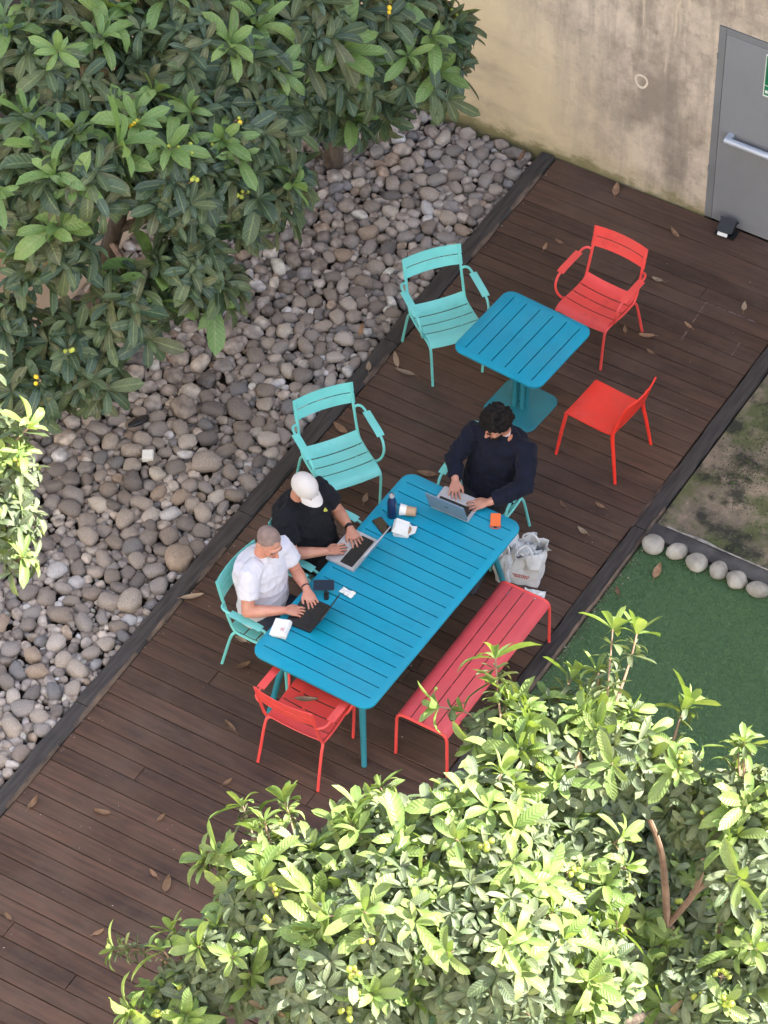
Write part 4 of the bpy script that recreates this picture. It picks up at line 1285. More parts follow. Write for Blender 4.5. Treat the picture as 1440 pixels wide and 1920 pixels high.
def laptop(x, y, face, w_, d_, tilt, body, lid, keys, label, keyw=.86):
    """face: direction from the screen hinge towards the user is -face; screen leans back by tilt from vertical"""
    t = empty('laptop', (x, y, TZ), math.atan2(face[1], face[0]) - math.pi / 2, label, 'laptop', 'laptops on the long table')
    q = MB(); plate(q, w_, d_, .002, .016, .012); q.build('base', body, t, auto=40)
    q = MB(); plate(q, w_ * keyw, d_ * .42, .0155, .0175, .006, off=(0, d_ * .17, 0)); k = q.build('keyboard', keys, t, auto=40)
    for r_ in range(4):
        qq = MB()
        for c in range(12):
            qq.box((-w_ * keyw / 2 + w_ * keyw * (c + .5) / 12, d_ * .17 - d_ * .42 / 2 + d_ * .42 * (r_ + .5) / 4, .0185), (w_ * keyw / 12 * .82, d_ * .42 / 4 * .8, .002))
        qq.build('key_row', keys, k, smooth=False)
    q = MB(); plate(q, w_ * .32, d_ * .26, .0155, .0168, .006, off=(0, -d_ * .27, 0)); q.build('touchpad', body, t, auto=40)
    Mx = Matrix.Rotation(math.pi / 2 - tilt, 3, 'X')
    hinge = (0, d_ / 2 - .004, .016)
    q = MB(); plate(q, w_, d_, -.007, 0, .012, Mx @ Matrix.Translation((0, d_ / 2, 0)).to_3x3(), hinge)
    # plate() rotates about its centre, so shift it up along the leaning lid
    sh = Mx @ Vector((0, d_ / 2, 0)); q.v = [tuple(Vector(v) + sh) for v in q.v]
    ld = q.build('lid', lid, t, auto=40)
    q = MB(); plate(q, w_ * .95, d_ * .92, .0003, .0012, .006, Mx, Vector(hinge) + sh); q.build('screen', M['screen'], ld, auto=40)
    q = MB(); plate(q, .030, .012, -.0082, -.0072, .004, Mx, Vector(hinge) + sh); q.build('emblem', M['dgrey'] if lid is not M['black'] else M['silver'], ld, auto=40)
    return t
laptop(-.405, .165, (1, -.03), .345, .245, R(24), M['silver'], M['silver'], M['black'], 'silver laptop with black keyboard in front of the man in the cap')
laptop(-.360, -.520, (1, .05), .285, .205, R(27), M['black'], M['black'], M['black'], 'flat black laptop in front of the man in white')
laptop(.012, .935, (.03, -1), .315, .225, R(20), M['silver'], M['lidgrey'], M['black'], 'silver laptop with blue-grey lid at the far table end')

q = MB(); q.lathe([(.028, .0), (.034, .004), (.035, .02), (.035, .14), (.033, .165), (.024, .190), (.0185, .202), (.0185, .208)], 22)
bt = q.build('bottle', M['navybottle']); bt.location = (.598 * 0 - .333, .598, TZ)
tag(bt, 'dark navy steel drinking bottle standing on the blue table', 'bottle')
q = MB(); q.lathe([(.0195, .2085), (.0205, .211), (.0205, .228), (.017, .234)], 18); q.build('cap', M['silver'], bt)
q = MB(); q.tube(catmull([(-.014, 0, .232), (-.012, 0, .246), (0, 0, .252), (.012, 0, .246), (.014, 0, .232)], 4), .003, 6); q.build('carry_loop', M['black'], bt)

def phone(name, x, y, z, rz, w_, h_, label, back=None, rx=0.0):
    t = empty(name, (x, y, z), rz, label, 'phone')
    t.rotation_euler = (rx, 0, rz)
    q = MB(); plate(q, w_, h_, .001, .009, .011); q.build('body', M['black'], t, auto=40)
    q = MB(); plate(q, w_ * .94, h_ * .965, .0090, .0096, .009); q.build('screen', M['screen'], t, auto=40)
    return t
phone('phone', -.345, .478, TZ, R(62), .078, .160, 'black phone lying half behind the silver laptop screen')

# phone on a small desk stand
t = empty('phone_stand', (-.338, -.300, TZ), R(31), 'black phone propped on a little stand by the napkin', 'phone')
q = MB(); plate(q, .034, .075, .001, .010, .010); q.build('foot', M['black'], t, auto=40)
q = MB(); q.tube([(0, .02, .010), (-.004, .036, .04), (-.010, .044, .068)], .008, 8); q.build('stem', M['black'], t)
Mx = Matrix.Rotation(R(34), 3, 'X')
q = MB(); plate(q, .150, .076, 0, .009, .010, Mx, (-.018, .040, .072)); ph = q.build('phone_body', M['black'], t, auto=40)
q = MB(); plate(q, .144, .070, .0092, .0098, .008, Mx, (-.018, .040, .072)); q.build('screen', M['screen'], ph, auto=40)

def crumpled(name, x, y, z, sx, sy, hz, m, seed, rz=0):
    q = MB(); n = 9; g1 = []
    for i in range(n):
        g1.append([((i / (n - 1) - .5) * sx + .10 * sx * noise.noise(Vector((i, j, seed))), (j / (n - 1) - .5) * sy + .10 * sy * noise.noise(Vector((j, seed, i))), .004 + hz * abs(noise.noise(Vector((i * .55, j * .55, seed * 3.3))))) for j in range(n)])
    q.sheet(g1, .002)
    o = q.build(name, m, smooth=False); o.location = (x, y, z); o.rotation_euler = (0, 0, rz)
    return o
tag(crumpled('napkin', -.222, -.205, TZ + .002, .11, .055, .035, M['white'], 4, R(-8)), 'crumpled white paper napkin on the blue table', 'napkin')

# white carton beside the man in white
t = empty('carton', (-.437, -.745, TZ), R(14), 'white folded food carton on the near table corner', 'carton')
q = MB()
def frustum(q, w0, d0, w1, d1, z0, z1, Mx=None, off=(0, 0, 0)):
    vs = [Vector((sx * w_ / 2, sy * d_ / 2, z)) for w_, d_, z in ((w0, d0, z0), (w1, d1, z1)) for sx, sy in ((-1, -1), (1, -1), (1, 1), (-1, 1))]
    vs = [(Mx @ v if Mx is not None else v) + Vector(off) for v in vs]
    return q.add(vs, [(3, 2, 1, 0), (4, 5, 6, 7), (0, 1, 5, 4), (1, 2, 6, 5), (2, 3, 7, 6), (3, 0, 4, 7)])
frustum(q, .105, .125, .120, .140, .001, .030); q.build('tray', M['white'], t, smooth=False)
q = MB(); frustum(q, .126, .146, .108, .128, .0305, .058, Matrix.Rotation(R(-7), 3, 'Y'), (0, 0, .004)); ld = q.build('lid', M['white'], t, smooth=False)
q = MB(); Mx = Matrix.Rotation(R(-7), 3, 'Y')
for i in range(3): q.box(Mx @ V(.036 - .010 * i, -.030, .0588) + V(0, 0, .004), (.004, .034 - .006 * i, .001), Mx)
q.build('red_print', M['redprint'], ld, smooth=False)

# opened burger box
t = empty('burger_box', (-.187, .500, TZ), R(20), 'white burger box standing half open by the laptop', 'carton')
q = MB(); frustum(q, .100, .100, .118, .118, .001, .030); q.build('tray', M['white'], t, smooth=False)
q = MB(); frustum(q, .122, .122, .096, .096, 0, .040, Matrix.Rotation(R(16), 3, 'Y'), (-.010, 0, .044)); q.build('lid', M['white'], t, smooth=False)
q = MB(); q.add([(.055, -.05, .034), (.060, .045, .036), (.105, .035, .050), (.100, -.030, .046)], [(0, 1, 2, 3)]); q.add([(.055, -.05, .032), (.060, .045, .034), (.105, .035, .048), (.100, -.030, .044)], [(3, 2, 1, 0)]); q.build('flap', M['white'], t, smooth=False)
q = MB(); q.ell((.030, 0, .036), (.038, .045, .016)); q.build('crumbs', M['food'], t)

# paper cup lying on its side
t = empty('paper_cup', (-.185, .690, TZ), R(-6), 'brown and white paper cup lying on the blue table', 'cup')
rx = Matrix.Rotation(R(90), 3, 'Y') @ Matrix.Rotation(R(-90), 3, 'Z')
q = MB(); q.lathe([(.026, 0), (.030, .055)], 20); q.v = [tuple(Vector((v[2], v[0], v[1] + .034))) for v in q.v]; q.build('sleeve', M['kraft'], t)
q = MB(); q.lathe([(.0295, .055), (.034, .085), (.037, .090), (.034, .094)], 20); q.v = [tuple(Vector((v[2] - .13 * 0, v[0], v[1] + .037))) for v in q.v]; q.build('rim', M['white'], t)
t.rotation_euler = (0, 0, R(200)); t.scale = (1.25, 1.25, 1.25)

# orange phone case and keys
t = empty('orange_phone', (.335, .945, TZ), R(28 + 0), 'bright orange phone with cable coil on the table corner', 'phone')
q = MB(); plate(q, .074, .125, .001, .014, .012); q.build('case', M['orange'], t, auto=40)
q = MB(); q.tube([(.040 * math.cos(a / 3) , -.062 + .024 * math.sin(a / 3), .006 + .0015 * (a % 5)) for a in range(0, 40)], .0025, 6); q.build('cable', M['redprint'], t)
q = MB(); q.ell((0, -.070, .007), (.014, .010, .006)); q.build('camera_lens', M['dgrey'], t)

# paper carrier bags on the deck
def carrier(name, loc, rz, sx, sy, h, seed, label, lean=0.0):
    t = empty(name, loc, rz, label, 'bag', 'bags under the table')
    q = MB(); n = 32; m_ = 12; vs = []
    for j in range(m_ + 1):
        z = h * j / m_
        for i in range(n):
            a = 2 * math.pi * i / n
            ca, sa = math.cos(a), math.sin(a)
            k = 1 / max(abs(ca), abs(sa)) ** .85
            fl = 1 + .05 * math.sin(z * 9)
            d = .016 * (j / m_) * (1 + 1.4 * (j == m_)) + .006
            nx = d * noise.noise(Vector((ca * 2.5, sa * 2.5, z * 11 + seed))); ny = d * noise.noise(Vector((sa * 2.5 + 4, ca * 2.5, z * 11 + seed)))
            vs.append((ca * k * sx / 2 * fl + nx * 2 + lean * z, sa * k * sy / 2 * fl + ny * 2, .003 + z + (.035 * noise.noise(Vector((a * 1.2, seed, 0))) if j == m_ else 0)))
    fs = [(j * n + i, j * n + (i + 1) % n, (j + 1) * n + (i + 1) % n, (j + 1) * n + i) for j in range(m_) for i in range(n)] + [tuple(range(n))[::-1]]
    b0 = len(vs)
    vs += [(x * .96, y * .96, z) for x, y, z in vs[n:]]
    fs += [(b0 + j * n + (i + 1) % n, b0 + j * n + i, b0 + (j + 1) * n + i, b0 + (j + 1) * n + (i + 1) % n) for j in range(m_ - 1) for i in range(n)]
    fs += [(m_ * n + i, m_ * n + (i + 1) % n, b0 + (m_ - 1) * n + (i + 1) % n, b0 + (m_ - 1) * n + i) for i in range(n)]
    q.add(vs, fs); q.build('bag_body', M['paperbag'], t, auto=25)
    for s in (-1, 1):
        q = MB(); q.tube(catmull([(-.06 + lean * h, s * sy * .44, h * .93), (-.05 + lean * h, s * sy * .40, h * 1.10), (.0 + lean * h, s * sy * .34 + .02, h * 1.17), (.05 + lean * h, s * sy * .40, h * 1.09), (.06 + lean * h, s * sy * .44, h * .93)], 5), .009, 6); q.build('handle', M['paperbag'], t)
    return t
bg1 = carrier('carrier_bag', (.475, 1.165, 0), R(14), .25, .19, .33, 2.0, 'crumpled white carrier bag with red print by the bench', .04)
q = MB()
for ln, (zz, x0, x1) in enumerate(((.118, -.070, .055), (.098, -.060, .040))):
    x = x0
    while x < x1:
        wq = random.uniform(.008, .015); q.box((x + lean if False else x + .006, -.1045 - .0005 * ln, zz), (wq * .8, .003, .011)); x += wq + .003
q.build('red_print', M['redprint'], bg1, smooth=False)
for k, (dx, dy, sz) in enumerate(((-.03, .02, .11), (.04, -.01, .09))):
    p = crumpled('wrapping_paper', 0, 0, 0, sz * 1.7, sz * 1.4, .12, M['white'], 7 + k); p.parent = bg1; p.location = (dx, dy, .235)
bg2 = carrier('carrier_bag', (.345, 1.11, 0), R(8), .12, .20, .36, 5.0, 'narrow pale carrier bag leaning on the crumpled white bag', -.02)
o = crumpled('paper_sheet', .63, 1.03, .004, .16, .10, .03, M['white'], 15, .3); tag(o, 'white paper scrap lying between bag and bench', 'paper')

# floodlight at the foot of the door
t = empty('floodlight', (.055, 5.205, 0), R(4), 'small black floodlight on the deck before the door', 'lamp')
q = MB(); q.box((0, 0, .012), (.17, .10, .022)); q.build('foot', M['black'], t, smooth=False)
Mx = Matrix.Rotation(R(38), 3, 'X')
q = MB(); plate(q, .130, .115, -.03, .03, .012, Mx, (0, 0, .085)); hd_ = q.build('housing', M['black'], t, auto=30)
q = MB(); plate(q, .150, .015, -.034, .034, .005, Mx, (0, .045, .118)); q.build('fin', M['black'], hd_, auto=30)
q = MB(); Mx2 = Matrix.Rotation(R(62), 3, 'X'); plate(q, .085, .030, 0, .003, .004, Mx2, (-.012, -.060, .042)); q.build('label_plate', M['white'], t, auto=30)

# odd pieces among the pebbles
q = MB(); q.box((0, 0, 0), (.085, .085, .05), ch=.006); o = q.build('paving_cube', M['white'], smooth=False); o.location = (-2.60, .745, .012); o.rotation_euler = (.15, -.1, .5)
tag(o, 'small white stone cube lying among the grey pebbles', 'stone')
q = MB(); vv, ff = PB[3]; q.add([(p[0] * .10, p[1] * .035, p[2] * .02) for p in vv], [tuple(t_) for t_ in ff]); o = q.build('slate_shard', M['black'], auto=0); o.location = (-2.86, 1.0, .02); o.rotation_euler = (.05, .1, 1.2)
tag(o, 'long dark slate shard lying among the pebbles', 'stone')

# ================================================================== FALLEN LEAVES
def dry_leaf(L_, W_, curl, m, name='fallen_leaf'):
    q = MB(); g1 = []
    for i in range(9):
        tt = i / 8
        wv = W_ / 2 * (math.sin(math.pi * tt ** .85) ** .8 + .04)
        z = curl * (abs(tt - .5) * 2) ** 2 * .6
        g1.append([(k * wv, (tt - .5) * L_, .004 + z + curl * .9 * k * k * (.4 + .6 * tt)) for k in (-1, -.5, 0, .5, 1)][::-1])
    q.sheet(g1, .0012)
    q.tube([(0, -L_ / 2 - .03, .010), (0, -L_ / 2, .006 + curl * .6)], .0016, 5)
    return q.mesh(name, m)
DL = [dry_leaf(.15, .055, .018, M['dry']), dry_leaf(.12, .040, .024, M['dry']), dry_leaf(.17, .042, .015, M['drypale']), dry_leaf(.09, .040, .02, M['drypale']), dry_leaf(.08, .030, .014, M['dry'])]
FALL = [
 (-.10, -.965, .418, -62, 2, 'pale narrow dead leaf lying on the tucked red chair seat'),
 (-1.50, 2.60, 0, 40, 2, 'broad tan dead leaf between the two turquoise chairs'),
 (-1.37, 2.52, 0, 98, 2, 'long tan dead leaf with stalk beside the kerb'),
 (-1.63, 2.40, .024, 30, 3, 'pale dead leaf lying on the left kerb beam'),
 (-1.877, 2.694, .045, 20, 1, 'yellowish dead leaf lying on the pebbles'),
 (-1.487, 1.744, 0, 75, 0, 'brown dead leaf seen through the empty chair back'),
 (-.94, 1.215, 0, 15, 3, 'pale dead leaf between empty chair and long table'),
 (-.674, 1.675, 0, 110, 0, 'dead leaf beside the far table end, left of the man in navy'),
 (1.292, 1.715, -.02, 10, 0, 'large brown dead leaf lying on the green turf'),
 (-.958, 5.198, 0, 20, 0, 'brown dead leaf at the foot of the plastered wall'),
 (-.301, 4.984, 0, 60, 1, 'curled dead leaf left of the floodlight'),
 (-.169, 4.437, 0, 100, 3, 'pale dead leaf behind the red armchair'),
 (.57, 4.517, 0, 20, 3, 'pale dead leaf nearest the right frame edge on deck'),
 (.284, 4.109, 0, 70, 4, 'tiny dead leaf on the faded rectangle of the deck'),
 (.059, 3.836, 0, 120, 1, 'curled dead leaf right of the red armchair foot'),
 (.172, 3.696, 0, 80, 4, 'small dead leaf between red armchair and shell chair'),
 (-.12, 3.812, 0, 30, 4, 'small pale dead leaf under the red armchair'),
 (-1.059, 4.423, 0, 80, 4, 'small dead leaf left of the red armchair back, upper one'),
 (-1.125, 4.311, 0, 10, 4, 'small dead leaf left of the red armchair back, lower one'),
 (-1.52, -.29, .02, -48, 2, 'pale dead leaf by the kerb left of the man in white'),
 (-.993, -.449, 0, 95, 3, 'dead leaf behind the rear foot of the white shirt chair'),
 (-.848, -.646, 0, -40, 1, 'tan dead leaf in front of the white shirt chair foot'),
 (-.619, -1.176, 0, 70, 1, 'brown dead leaf left of the tucked red armchair'),
 (-.366, -1.605, 0, -20, 4, 'small dead leaf between the tucked red chair and the tree'),
 (-.242, -2.575, 0, 20, 0, 'reddish dead leaf on dark planks by the tree tip'),
 (-.372, -2.546, 0, 70, 4, 'thin dead leaf beside the reddish dead leaf'),
 (-.596, -2.112, 0, -10, 4, 'small orange-brown dead leaf on the open near deck'),
 (-.972, -2.283, 0, 110, 1, 'crumpled dead leaf on the near deck planks'),
 (-1.439, -2.468, 0, 0, 1, 'reddish dead leaf by the near end of the kerb'),
 (-1.028, -3.362, 0, 70, 4, 'dead leaf at the left frame edge of the deck'),
 (.629, 1.767, 0, 80, 3, 'pale dead leaf right of the carrier bags'),
 (.367, 1.932, 0, 60, 4, 'tiny pale leaf behind the navy sweater chair'),
 (.617, 2.062, 0, 85, 4, 'thin pale leaf near the shell chair front'),
 (1.133, 1.394, -.02, 40, 4, 'tiny pale leaf on the turf by the kerb'),
 (-.419, -3.154, 0, -30, 4, 'small pale curled leaf left of the foreground tree'),
 (-1.80, 5.115, .04, 10, 1, 'brown dead leaf on the pebbles by the wall corner'),
]
for (x, y, z, a, k, lb) in FALL:
    o = bpy.data.objects.new('fallen_leaf', DL[k]); link(o)
    o.location = (x, y, z + .002); o.rotation_euler = (0, 0, R(a))
    tag(o, lb, 'leaf', 'dead leaves scattered on the ground')

# ================================================================== TREES
def leaf_base(L_, W_, droop, fold, tw, nr=7):
    t = np.linspace(0, 1, nr)
    w_ = (t + .03) ** .85 * (1 - t) ** .5; w_ = w_ / w_.max() * W_ / 2; w_[0] = .004; w_[-1] = .0012
    ang = .12 - droop * t ** 1.3
    dy = np.cos(ang); dz = np.sin(ang)
    y = np.concatenate([[0], np.cumsum((dy[1:] + dy[:-1]) / 2)]) * L_ / (nr - 1)
    z = np.concatenate([[0], np.cumsum((dz[1:] + dz[:-1]) / 2)]) * L_ / (nr - 1)
    vs, uv = [], []
    for i in range(nr):
        for c in (-1, 0, 1):
            a = tw * t[i]
            x = c * w_[i]; zz = abs(c) * fold * w_[i]
            vs.append((x * math.cos(a) - zz * math.sin(a), y[i], z[i] + x * math.sin(a) + zz * math.cos(a)))
            uv.append((c, t[i], 0))
    f = [(i * 3 + c, i * 3 + c + 1, (i + 1) * 3 + c + 1, (i + 1) * 3 + c) for i in range(nr - 1) for c in (0, 1)]
    return np.array(vs), np.array(f), np.array(uv)
LB = [leaf_base(1, w_, d, fo, tw) for w_, d, fo, tw in ((.33, .5, .35, .1), (.28, .9, .45, -.25), (.37, .3, .25, .2), (.30, 1.4, .35, .3), (.35, .7, .55, -.15), (.26, .2, .45, .1), (.27, 1.9, .6, -.4))]

def make_tree(name, label, base, limbs, lobes, shoots, pal_old, pal_young, young_frac, seed, n_single, fruit_n, trunk_r, dens=1.0, size=(.13, .22), fruit_yellow=.15, gap=None, group=None, shrink=.07, ygs=1.2, sprays=0):
    """tapered limbs, leaf rosettes set through the crown's volume, fruit on the tips"""
    rg = random.Random(seed)
    root = empty(name, base, label=label, cat='tree', group=group)
    off = tuple(base)
    for i, (pts, r0, r1) in enumerate(limbs):
        q = MB(); cp = catmull(pts, 6)
        q.tube(cp, lerp_list([r0, (r0 + r1) * .5, r1], len(cp)), 10 if i == 0 else 7)
        q.build('trunk' if i == 0 else 'branch', M['bark'] if i == 0 or r0 > .038 else M['twig'], root, off=off)
    tips = [Vector(p[-1]) for p, _, _ in limbs]
    ros = []          # position, axis, size, young?
    twig = MB()
    camv = Vector((.35, -.575, .74))
    for (cx, cy, cz, r) in lobes:
        c = Vector((cx, cy, cz))
        n = int(dens * 4 * math.pi * r * r / .019)
        near = min(tips, key=lambda p: (p - c).length)
        if (near - c).length > .05:
            mid = near.lerp(c, .5) + Vector((rg.uniform(-.08, .08), rg.uniform(-.08, .08), -.05))
            twig.tube(catmull([near, mid, c], 4), [.020, .012, .008], 6)
        for _ in range(n):
            for _t in range(12):
                zz = rg.uniform(-.55, 1); a = rg.uniform(0, 6.283); rr = math.sqrt(1 - zz * zz)
                d = Vector((rr * math.cos(a), rr * math.sin(a), zz))
                k = rg.choice((1, 1, 1, .8, .6)) * rg.uniform(.86, 1.08) * (1 + .18 * noise.noise(d * 2 + c * 3))
                p = c + d * max(.06, r - shrink) * k
                if gap and any((p - Vector(g_[:3])).length < g_[3] for g_ in gap): continue
                if all((p - q_[0]).length_squared > .0072 for q_ in ros[-260:]): break
            else: continue
            ax = (d * .75 + Vector((0, 0, .75)) + Vector((rg.uniform(-.35, .35), rg.uniform(-.35, .35), 0))).normalized()
            yf = young_frac * (1.6 if k > .9 and zz > .3 else .3)
            ros.append((p, ax, rg.uniform(*size), rg.random() < yf, d, False))
            if rg.random() < .35:
                twig.tube(catmull([c + d * r * .15, p - ax * .06 - d * r * .2, p - ax * .012], 3), [.007, .005, .004], 5)
    shoots = list(shoots)
    for (cx, cy, cz, r) in lobes:
        if cz < 2.4: continue
        for _ in range(sprays):
            a = rg.uniform(0, 6.28); d = Vector((math.cos(a) * .8, math.sin(a) * .8, rg.uniform(.35, 1.2))).normalized()
            p0 = Vector((cx, cy, cz)) + d * max(.05, r - shrink) * .8
            p2 = p0 + d * rg.uniform(.10, .22) + Vector((0, 0, rg.uniform(-.02, .06)))
            shoots.append(([p0, p0.lerp(p2, .5) + Vector((0, 0, .015)), p2], rg.randint(2, 4), rg.uniform(size[0], size[1]) * .95))
    for pts, n, sz in shoots:
        cp = catmull(pts, 5)
        twig.tube(cp, lerp_list([.011, .006, .005], len(cp)), 6)
        for i in range(n):
            f = 1 - .62 * (i / max(1, n))
            k = f * (len(cp) - 1); a = int(min(k, len(cp) - 2)); p = cp[a].lerp(cp[a + 1], k - a)
            ax = ((cp[-1] - cp[-2]).normalized() + Vector((rg.uniform(-.6, .6), rg.uniform(-.6, .6), .3))).normalized() if i else (cp[-1] - cp[-2]).normalized()
            ros.append((p, ax, sz * rg.uniform(.8, 1.15) * (1 if i == 0 else .75), i == 0 or rg.random() < young_frac, ax, True))
    twig.build('twigs', M['twig'], root, off=off).__setitem__('kind', 'stuff')
    leaves = []
    for (p, ax, sz, yg, d, sh) in ros:
        u = ax.orthogonal().normalized(); v = ax.cross(u)
        n = rg.randint(6, 9) if yg else rg.randint(8, 12)
        if sh: n = 7
        a0 = rg.uniform(0, 6.28)
        for i in range(n):
            az = a0 + i * 2.39996 + rg.uniform(-.2, .2)
            t = (i + .5) / n
            th = R((22 + 62 * t if yg else 40 + 82 * t) + rg.uniform(-9, 9))
            rad = u * math.cos(az) + v * math.sin(az)
            yd = ax * math.cos(th) + rad * math.sin(th)
            yd = (yd + Vector((0, 0, -.12 * t))).normalized()
            zd = ax * math.sin(th) - rad * math.cos(th)
            zd = (zd - yd * zd.dot(yd)).normalized(); xd = yd.cross(zd)
            L_ = sz * (ygs if yg else 1.0) * (.62 + .5 * t) * rg.choice((1, 1, 1, .7, 1.2)) * rg.uniform(.8, 1.2)
            pal = pal_young if yg else pal_old
            ci = rg.randrange(len(pal))
            if not yg and rg.random() > .03: ci = rg.randrange(len(pal) - 1)
            score = d.dot(camv) * 1.0 + (0.35 if yg else 0) + p.z * .12 + (0.6 if sh else 0) + L_ * 2.0
            leaves.append((p + rad * .006, xd, yd, zd, L_, rg.randrange(len(LB)), yg, ci, score + rg.uniform(0, .35)))
    order = sorted(range(len(leaves)), key=lambda i: -leaves[i][8])
    single = set(order[:n_single])
    cache = {}
    VV, FF, CC, UU = [], [], [], []
    bi = 0
    o3 = np.array(off)
    for i, (p, xd, yd, zd, L_, b, yg, ci, sc_) in enumerate(leaves):
        vv, ff, uu = LB[b]
        col = (pal_young if yg else pal_old)[ci]
        A = np.array([xd, yd, zd]).T * L_
        if i in single:
            key = (b, yg, ci)
            if key not in cache:
                me = np_mesh('leaf', vv, ff, M['leaf'])
                set_attr(me, 'tint', 'FLOAT_COLOR', np.tile(np.array([*col, 1.0]), (len(vv), 1))); set_attr(me, 'luv', 'FLOAT_VECTOR', uu)
                cache[key] = me
            o = bpy.data.objects.new('leaf', cache[key]); link(o, root)
            m4 = Matrix([list(A[k]) + [p[k] - off[k]] for k in range(3)] + [[0, 0, 0, 1]])
            o.matrix_local = m4
        else:
            VV.append(vv @ A.T + np.array(p) - o3); FF.append(ff + bi); bi += len(vv); UU.append(uu)
            k = rg.uniform(.8, 1.22)
            CC.append(np.tile(np.array([col[0] * k, col[1] * k, col[2] * k, 1.0]), (len(vv), 1)))
    me = np_mesh('crown', np.concatenate(VV), np.concatenate(FF), M['leaf'])
    set_attr(me, 'tint', 'FLOAT_COLOR', np.concatenate(CC)); set_attr(me, 'luv', 'FLOAT_VECTOR', np.concatenate(UU))
    o = bpy.data.objects.new('crown', me); link(o, root); o['kind'] = 'stuff'
    # fruit clusters
    top = sorted((q_ for q_ in ros if not q_[3]), key=lambda q_: -(q_[4].dot(camv) + rg.uniform(0, .9)))
    fm = {}
    for nm in ('fruit', 'fruity'):
        q = MB(); q.ell((0, 0, 0), (1, 1, 1.12), None, 9, 7); q.ell((0, 0, 1.12), (.35, .35, .16), None, 6, 4); fm[nm] = q.mesh('fruit', M[nm])
    st = MB(); k = 0
    for q_ in top:
        if k >= fruit_n: break
        p, ax = q_[0], q_[1]
        top_p = p + ax * rg.uniform(.05, .09)
        st.tube([p, top_p], [.005, .004], 5)
        yl = rg.random() < fruit_yellow
        for _ in range(rg.randint(2, 5)):
            if k >= fruit_n: break
            f_ = top_p + Vector((rg.uniform(-.04, .04), rg.uniform(-.04, .04), rg.uniform(-.015, .04)))
            st.tube([top_p, f_], [.0028, .0024], 5)
            o = bpy.data.objects.new('fruit', fm['fruity' if yl and rg.random() < .8 else 'fruit']); link(o, root)
            o.location = f_ - Vector(off); s_ = rg.uniform(.0125, .0195); o.scale = (s_, s_, s_); o.rotation_euler = (rg.uniform(2, 4.2), rg.uniform(-1, 1), 0)
            k += 1
    if st.v: st.build('fruit_stalks', M['twig'], root, off=off)['kind'] = 'stuff'
    return root

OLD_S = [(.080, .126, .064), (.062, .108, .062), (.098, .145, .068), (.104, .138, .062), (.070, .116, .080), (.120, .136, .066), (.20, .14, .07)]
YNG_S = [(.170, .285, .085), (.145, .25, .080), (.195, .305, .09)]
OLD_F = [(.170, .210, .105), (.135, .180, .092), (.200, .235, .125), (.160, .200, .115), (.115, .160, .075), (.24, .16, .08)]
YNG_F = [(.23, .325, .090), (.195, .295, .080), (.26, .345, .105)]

LOB_A = [(-3.51, 1.19, 3.20, .55), (-2.89, 1.84, 3.10, .55), (-3.17, .40, 2.90, .50), (-2.78, .96, 2.90, .45), (-2.36, 1.01, 2.80, .40), (-2.25, 1.54, 2.80, .42), (-2.00, 1.40, 2.40, .33), (-2.85, .22, 2.60, .28),
         (-2.18, .82, 2.20, .33), (-2.39, .43, 2.00, .32), (-2.76, .12, 1.70, .30), (-2.87, -.22, 1.50, .30), (-2.5, -.02, 1.55, .24), (-2.98, .10, 2.35, .22), (-3.12, -.12, 1.95, .22), (-2.05, .92, 1.90, .24), (-2.75, .40, 3.10, .33)]
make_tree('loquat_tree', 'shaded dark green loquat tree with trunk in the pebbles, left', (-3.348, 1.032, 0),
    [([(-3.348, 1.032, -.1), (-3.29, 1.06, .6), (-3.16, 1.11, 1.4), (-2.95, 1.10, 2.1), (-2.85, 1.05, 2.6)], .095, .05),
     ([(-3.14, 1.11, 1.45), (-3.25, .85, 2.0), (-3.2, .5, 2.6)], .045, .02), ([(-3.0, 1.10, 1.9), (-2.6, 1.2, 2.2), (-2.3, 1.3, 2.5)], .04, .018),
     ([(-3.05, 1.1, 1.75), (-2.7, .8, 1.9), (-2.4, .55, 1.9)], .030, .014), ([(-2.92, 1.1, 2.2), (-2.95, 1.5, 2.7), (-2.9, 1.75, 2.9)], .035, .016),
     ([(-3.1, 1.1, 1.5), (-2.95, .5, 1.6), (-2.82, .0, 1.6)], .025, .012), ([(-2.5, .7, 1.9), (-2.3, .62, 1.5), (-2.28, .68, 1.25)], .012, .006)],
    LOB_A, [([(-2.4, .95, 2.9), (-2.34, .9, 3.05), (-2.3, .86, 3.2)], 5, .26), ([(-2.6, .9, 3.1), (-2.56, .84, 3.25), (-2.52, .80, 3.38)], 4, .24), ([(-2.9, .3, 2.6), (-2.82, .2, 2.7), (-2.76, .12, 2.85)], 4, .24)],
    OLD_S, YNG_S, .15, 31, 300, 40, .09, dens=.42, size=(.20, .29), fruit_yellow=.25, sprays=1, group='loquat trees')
LOB_B = [(-2.38, 2.69, 2.90, .50), (-1.96, 3.35, 2.60, .45), (-1.71, 3.41, 2.30, .30), (-2.14, 2.89, 2.50, .36), (-2.33, 2.29, 2.60, .35), (-2.13, 2.86, 2.00, .20), (-1.97, 3.29, 1.90, .18), (-1.72, 3.76, 2.40, .22), (-2.10, 1.99, 2.10, .24), (-2.56, 2.03, 3.00, .45)]
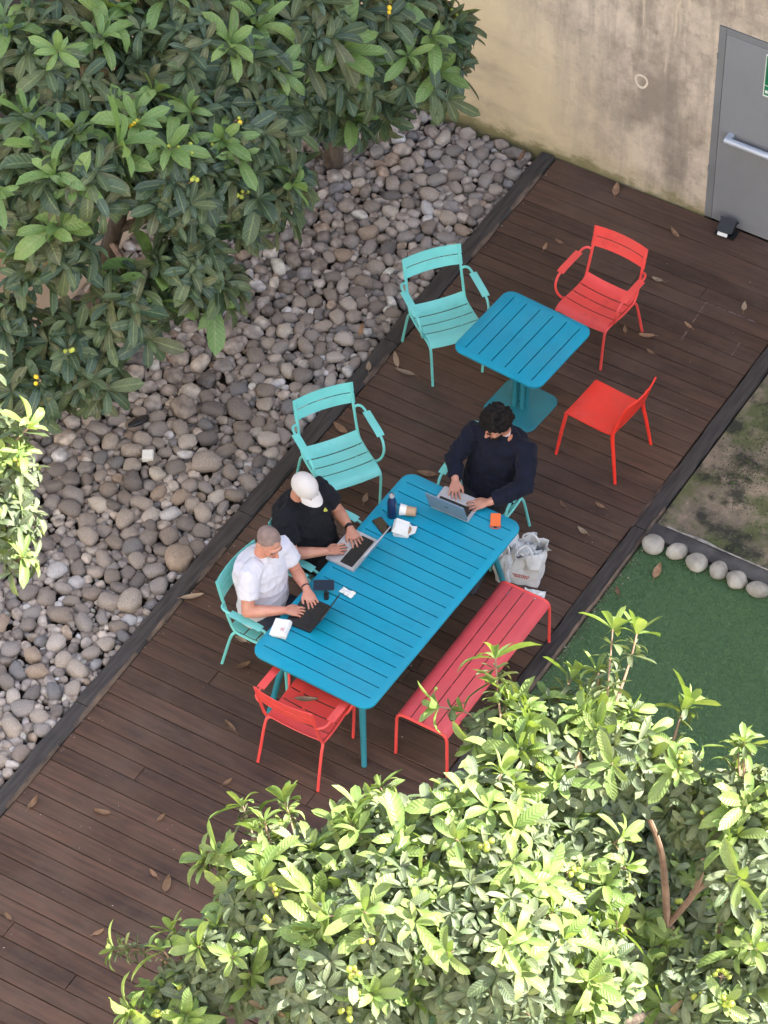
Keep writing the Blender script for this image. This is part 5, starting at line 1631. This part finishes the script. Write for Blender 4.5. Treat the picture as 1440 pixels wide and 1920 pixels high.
make_tree('loquat_tree', 'shaded loquat tree against the plaster wall, top of the view', (-3.15, 4.35, 0),
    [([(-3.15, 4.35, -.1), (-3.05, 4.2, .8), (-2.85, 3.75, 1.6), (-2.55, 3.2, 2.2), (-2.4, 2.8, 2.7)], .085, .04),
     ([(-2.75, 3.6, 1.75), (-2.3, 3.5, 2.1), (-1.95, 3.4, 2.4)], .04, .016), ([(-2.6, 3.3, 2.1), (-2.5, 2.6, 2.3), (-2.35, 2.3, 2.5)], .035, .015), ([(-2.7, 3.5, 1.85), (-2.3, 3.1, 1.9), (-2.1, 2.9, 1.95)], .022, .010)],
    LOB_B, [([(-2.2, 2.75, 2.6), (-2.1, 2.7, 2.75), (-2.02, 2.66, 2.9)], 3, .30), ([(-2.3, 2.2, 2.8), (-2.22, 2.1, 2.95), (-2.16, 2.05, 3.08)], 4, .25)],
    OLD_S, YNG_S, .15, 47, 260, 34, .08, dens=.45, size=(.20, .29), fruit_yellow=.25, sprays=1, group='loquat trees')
make_tree('loquat_tree', 'sunlit loquat branch reaching in from the left frame edge', (-3.0, -3.2, 0),
    [([(-3.0, -3.2, -.1), (-2.85, -3.1, 1.0), (-2.4, -2.85, 2.2), (-1.95, -2.6, 3.0)], .08, .03), ([(-2.3, -2.75, 2.4), (-2.1, -2.3, 3.0), (-1.98, -1.9, 3.35)], .03, .012), ([(-1.95, -2.6, 3.0), (-1.6, -2.4, 3.15), (-1.42, -2.3, 3.2)], .02, .009)],
    [(-1.40, -2.28, 3.30, .20), (-1.32, -2.54, 3.10, .25), (-1.12, -2.70, 3.00, .16), (-1.66, -2.12, 3.40, .15), (-1.99, -1.80, 3.50, .16), (-1.76, -2.48, 3.20, .33)],
    [([(-1.5, -2.25, 3.4), (-1.44, -2.18, 3.48), (-1.40, -2.12, 3.54)], 3, .18)], OLD_F, YNG_F, .18, 53, 160, 12, .07, dens=1.0, size=(.11, .17), group='loquat trees')

LOB_F = [(2.36, -2.72, 3.46, .22), (2.62, -2.54, 3.52, .25), (2.90, -2.40, 3.58, .25), (1.90, -4.28, 3.30, .42), (1.99, -4.05, 3.28, .30), (2.33, -3.85, 3.42, .45), (2.13, -3.42, 3.24, .20), (2.02, -3.64, 3.26, .20), (1.75, -4.68, 3.10, .34), (1.62, -4.89, 2.95, .26), (1.56, -4.16, 3.24, .20), (2.75, -3.54, 3.50, .48),
         (2.66, -2.98, 3.50, .28), (2.83, -2.74, 3.50, .34), (3.11, -2.52, 3.50, .34), (3.38, -2.36, 3.40, .24), (3.85, -2.36, 3.40, .28), (4.08, -2.58, 3.20, .36), (3.62, -2.44, 3.20, .26), (3.04, -4.03, 3.35, .55), (2.44, -4.57, 3.20, .52), (3.16, -3.17, 3.10, .38),
         (3.44, -3.72, 2.90, .45), (4.11, -3.17, 2.60, .40), (4.30, -2.90, 2.90, .30), (2.60, -4.24, 3.50, .45), (2.43, -3.44, 3.28, .26), (1.55, -5.05, 2.85, .24), (1.70, -5.10, 2.75, .30), (3.03, -1.96, 1.90, .45), (3.53, -2.08, 1.70, .45), (3.28, -2.55, 1.80, .42)]
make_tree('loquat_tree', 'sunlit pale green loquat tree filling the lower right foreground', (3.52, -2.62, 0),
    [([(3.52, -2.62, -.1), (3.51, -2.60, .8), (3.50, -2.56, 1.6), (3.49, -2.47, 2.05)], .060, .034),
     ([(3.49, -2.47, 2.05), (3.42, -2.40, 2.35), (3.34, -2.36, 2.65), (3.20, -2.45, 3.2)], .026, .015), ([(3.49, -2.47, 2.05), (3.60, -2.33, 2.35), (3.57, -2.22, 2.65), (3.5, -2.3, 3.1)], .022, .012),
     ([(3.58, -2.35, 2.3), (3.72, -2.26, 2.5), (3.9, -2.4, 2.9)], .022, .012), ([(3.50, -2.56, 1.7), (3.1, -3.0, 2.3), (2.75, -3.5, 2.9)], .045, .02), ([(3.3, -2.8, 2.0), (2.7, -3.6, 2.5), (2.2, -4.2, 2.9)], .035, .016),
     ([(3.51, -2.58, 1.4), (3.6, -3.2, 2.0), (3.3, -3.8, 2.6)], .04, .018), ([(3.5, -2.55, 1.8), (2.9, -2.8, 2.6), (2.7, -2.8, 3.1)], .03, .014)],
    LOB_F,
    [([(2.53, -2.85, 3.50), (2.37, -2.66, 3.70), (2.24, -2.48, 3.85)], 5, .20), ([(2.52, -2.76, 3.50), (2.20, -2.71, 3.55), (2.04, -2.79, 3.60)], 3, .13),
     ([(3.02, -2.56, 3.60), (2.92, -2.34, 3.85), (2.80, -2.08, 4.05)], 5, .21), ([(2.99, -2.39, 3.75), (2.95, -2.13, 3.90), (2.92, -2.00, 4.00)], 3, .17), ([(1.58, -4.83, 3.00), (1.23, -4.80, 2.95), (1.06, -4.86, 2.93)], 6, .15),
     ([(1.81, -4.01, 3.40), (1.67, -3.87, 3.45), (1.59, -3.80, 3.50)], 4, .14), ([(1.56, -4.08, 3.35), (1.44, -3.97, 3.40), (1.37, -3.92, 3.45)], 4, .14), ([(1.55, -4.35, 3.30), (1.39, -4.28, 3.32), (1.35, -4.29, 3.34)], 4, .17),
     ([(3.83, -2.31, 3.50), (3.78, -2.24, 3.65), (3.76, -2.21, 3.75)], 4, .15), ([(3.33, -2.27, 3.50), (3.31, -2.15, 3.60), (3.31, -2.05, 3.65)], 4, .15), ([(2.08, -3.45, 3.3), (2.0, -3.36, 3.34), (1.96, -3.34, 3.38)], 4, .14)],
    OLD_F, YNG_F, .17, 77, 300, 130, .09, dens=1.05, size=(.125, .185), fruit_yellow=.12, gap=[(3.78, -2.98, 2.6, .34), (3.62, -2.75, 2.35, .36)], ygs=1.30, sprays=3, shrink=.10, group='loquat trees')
print('objects', len(bpy.data.objects), 'tris', sum(len(m.polygons) * 2 for m in bpy.data.meshes))
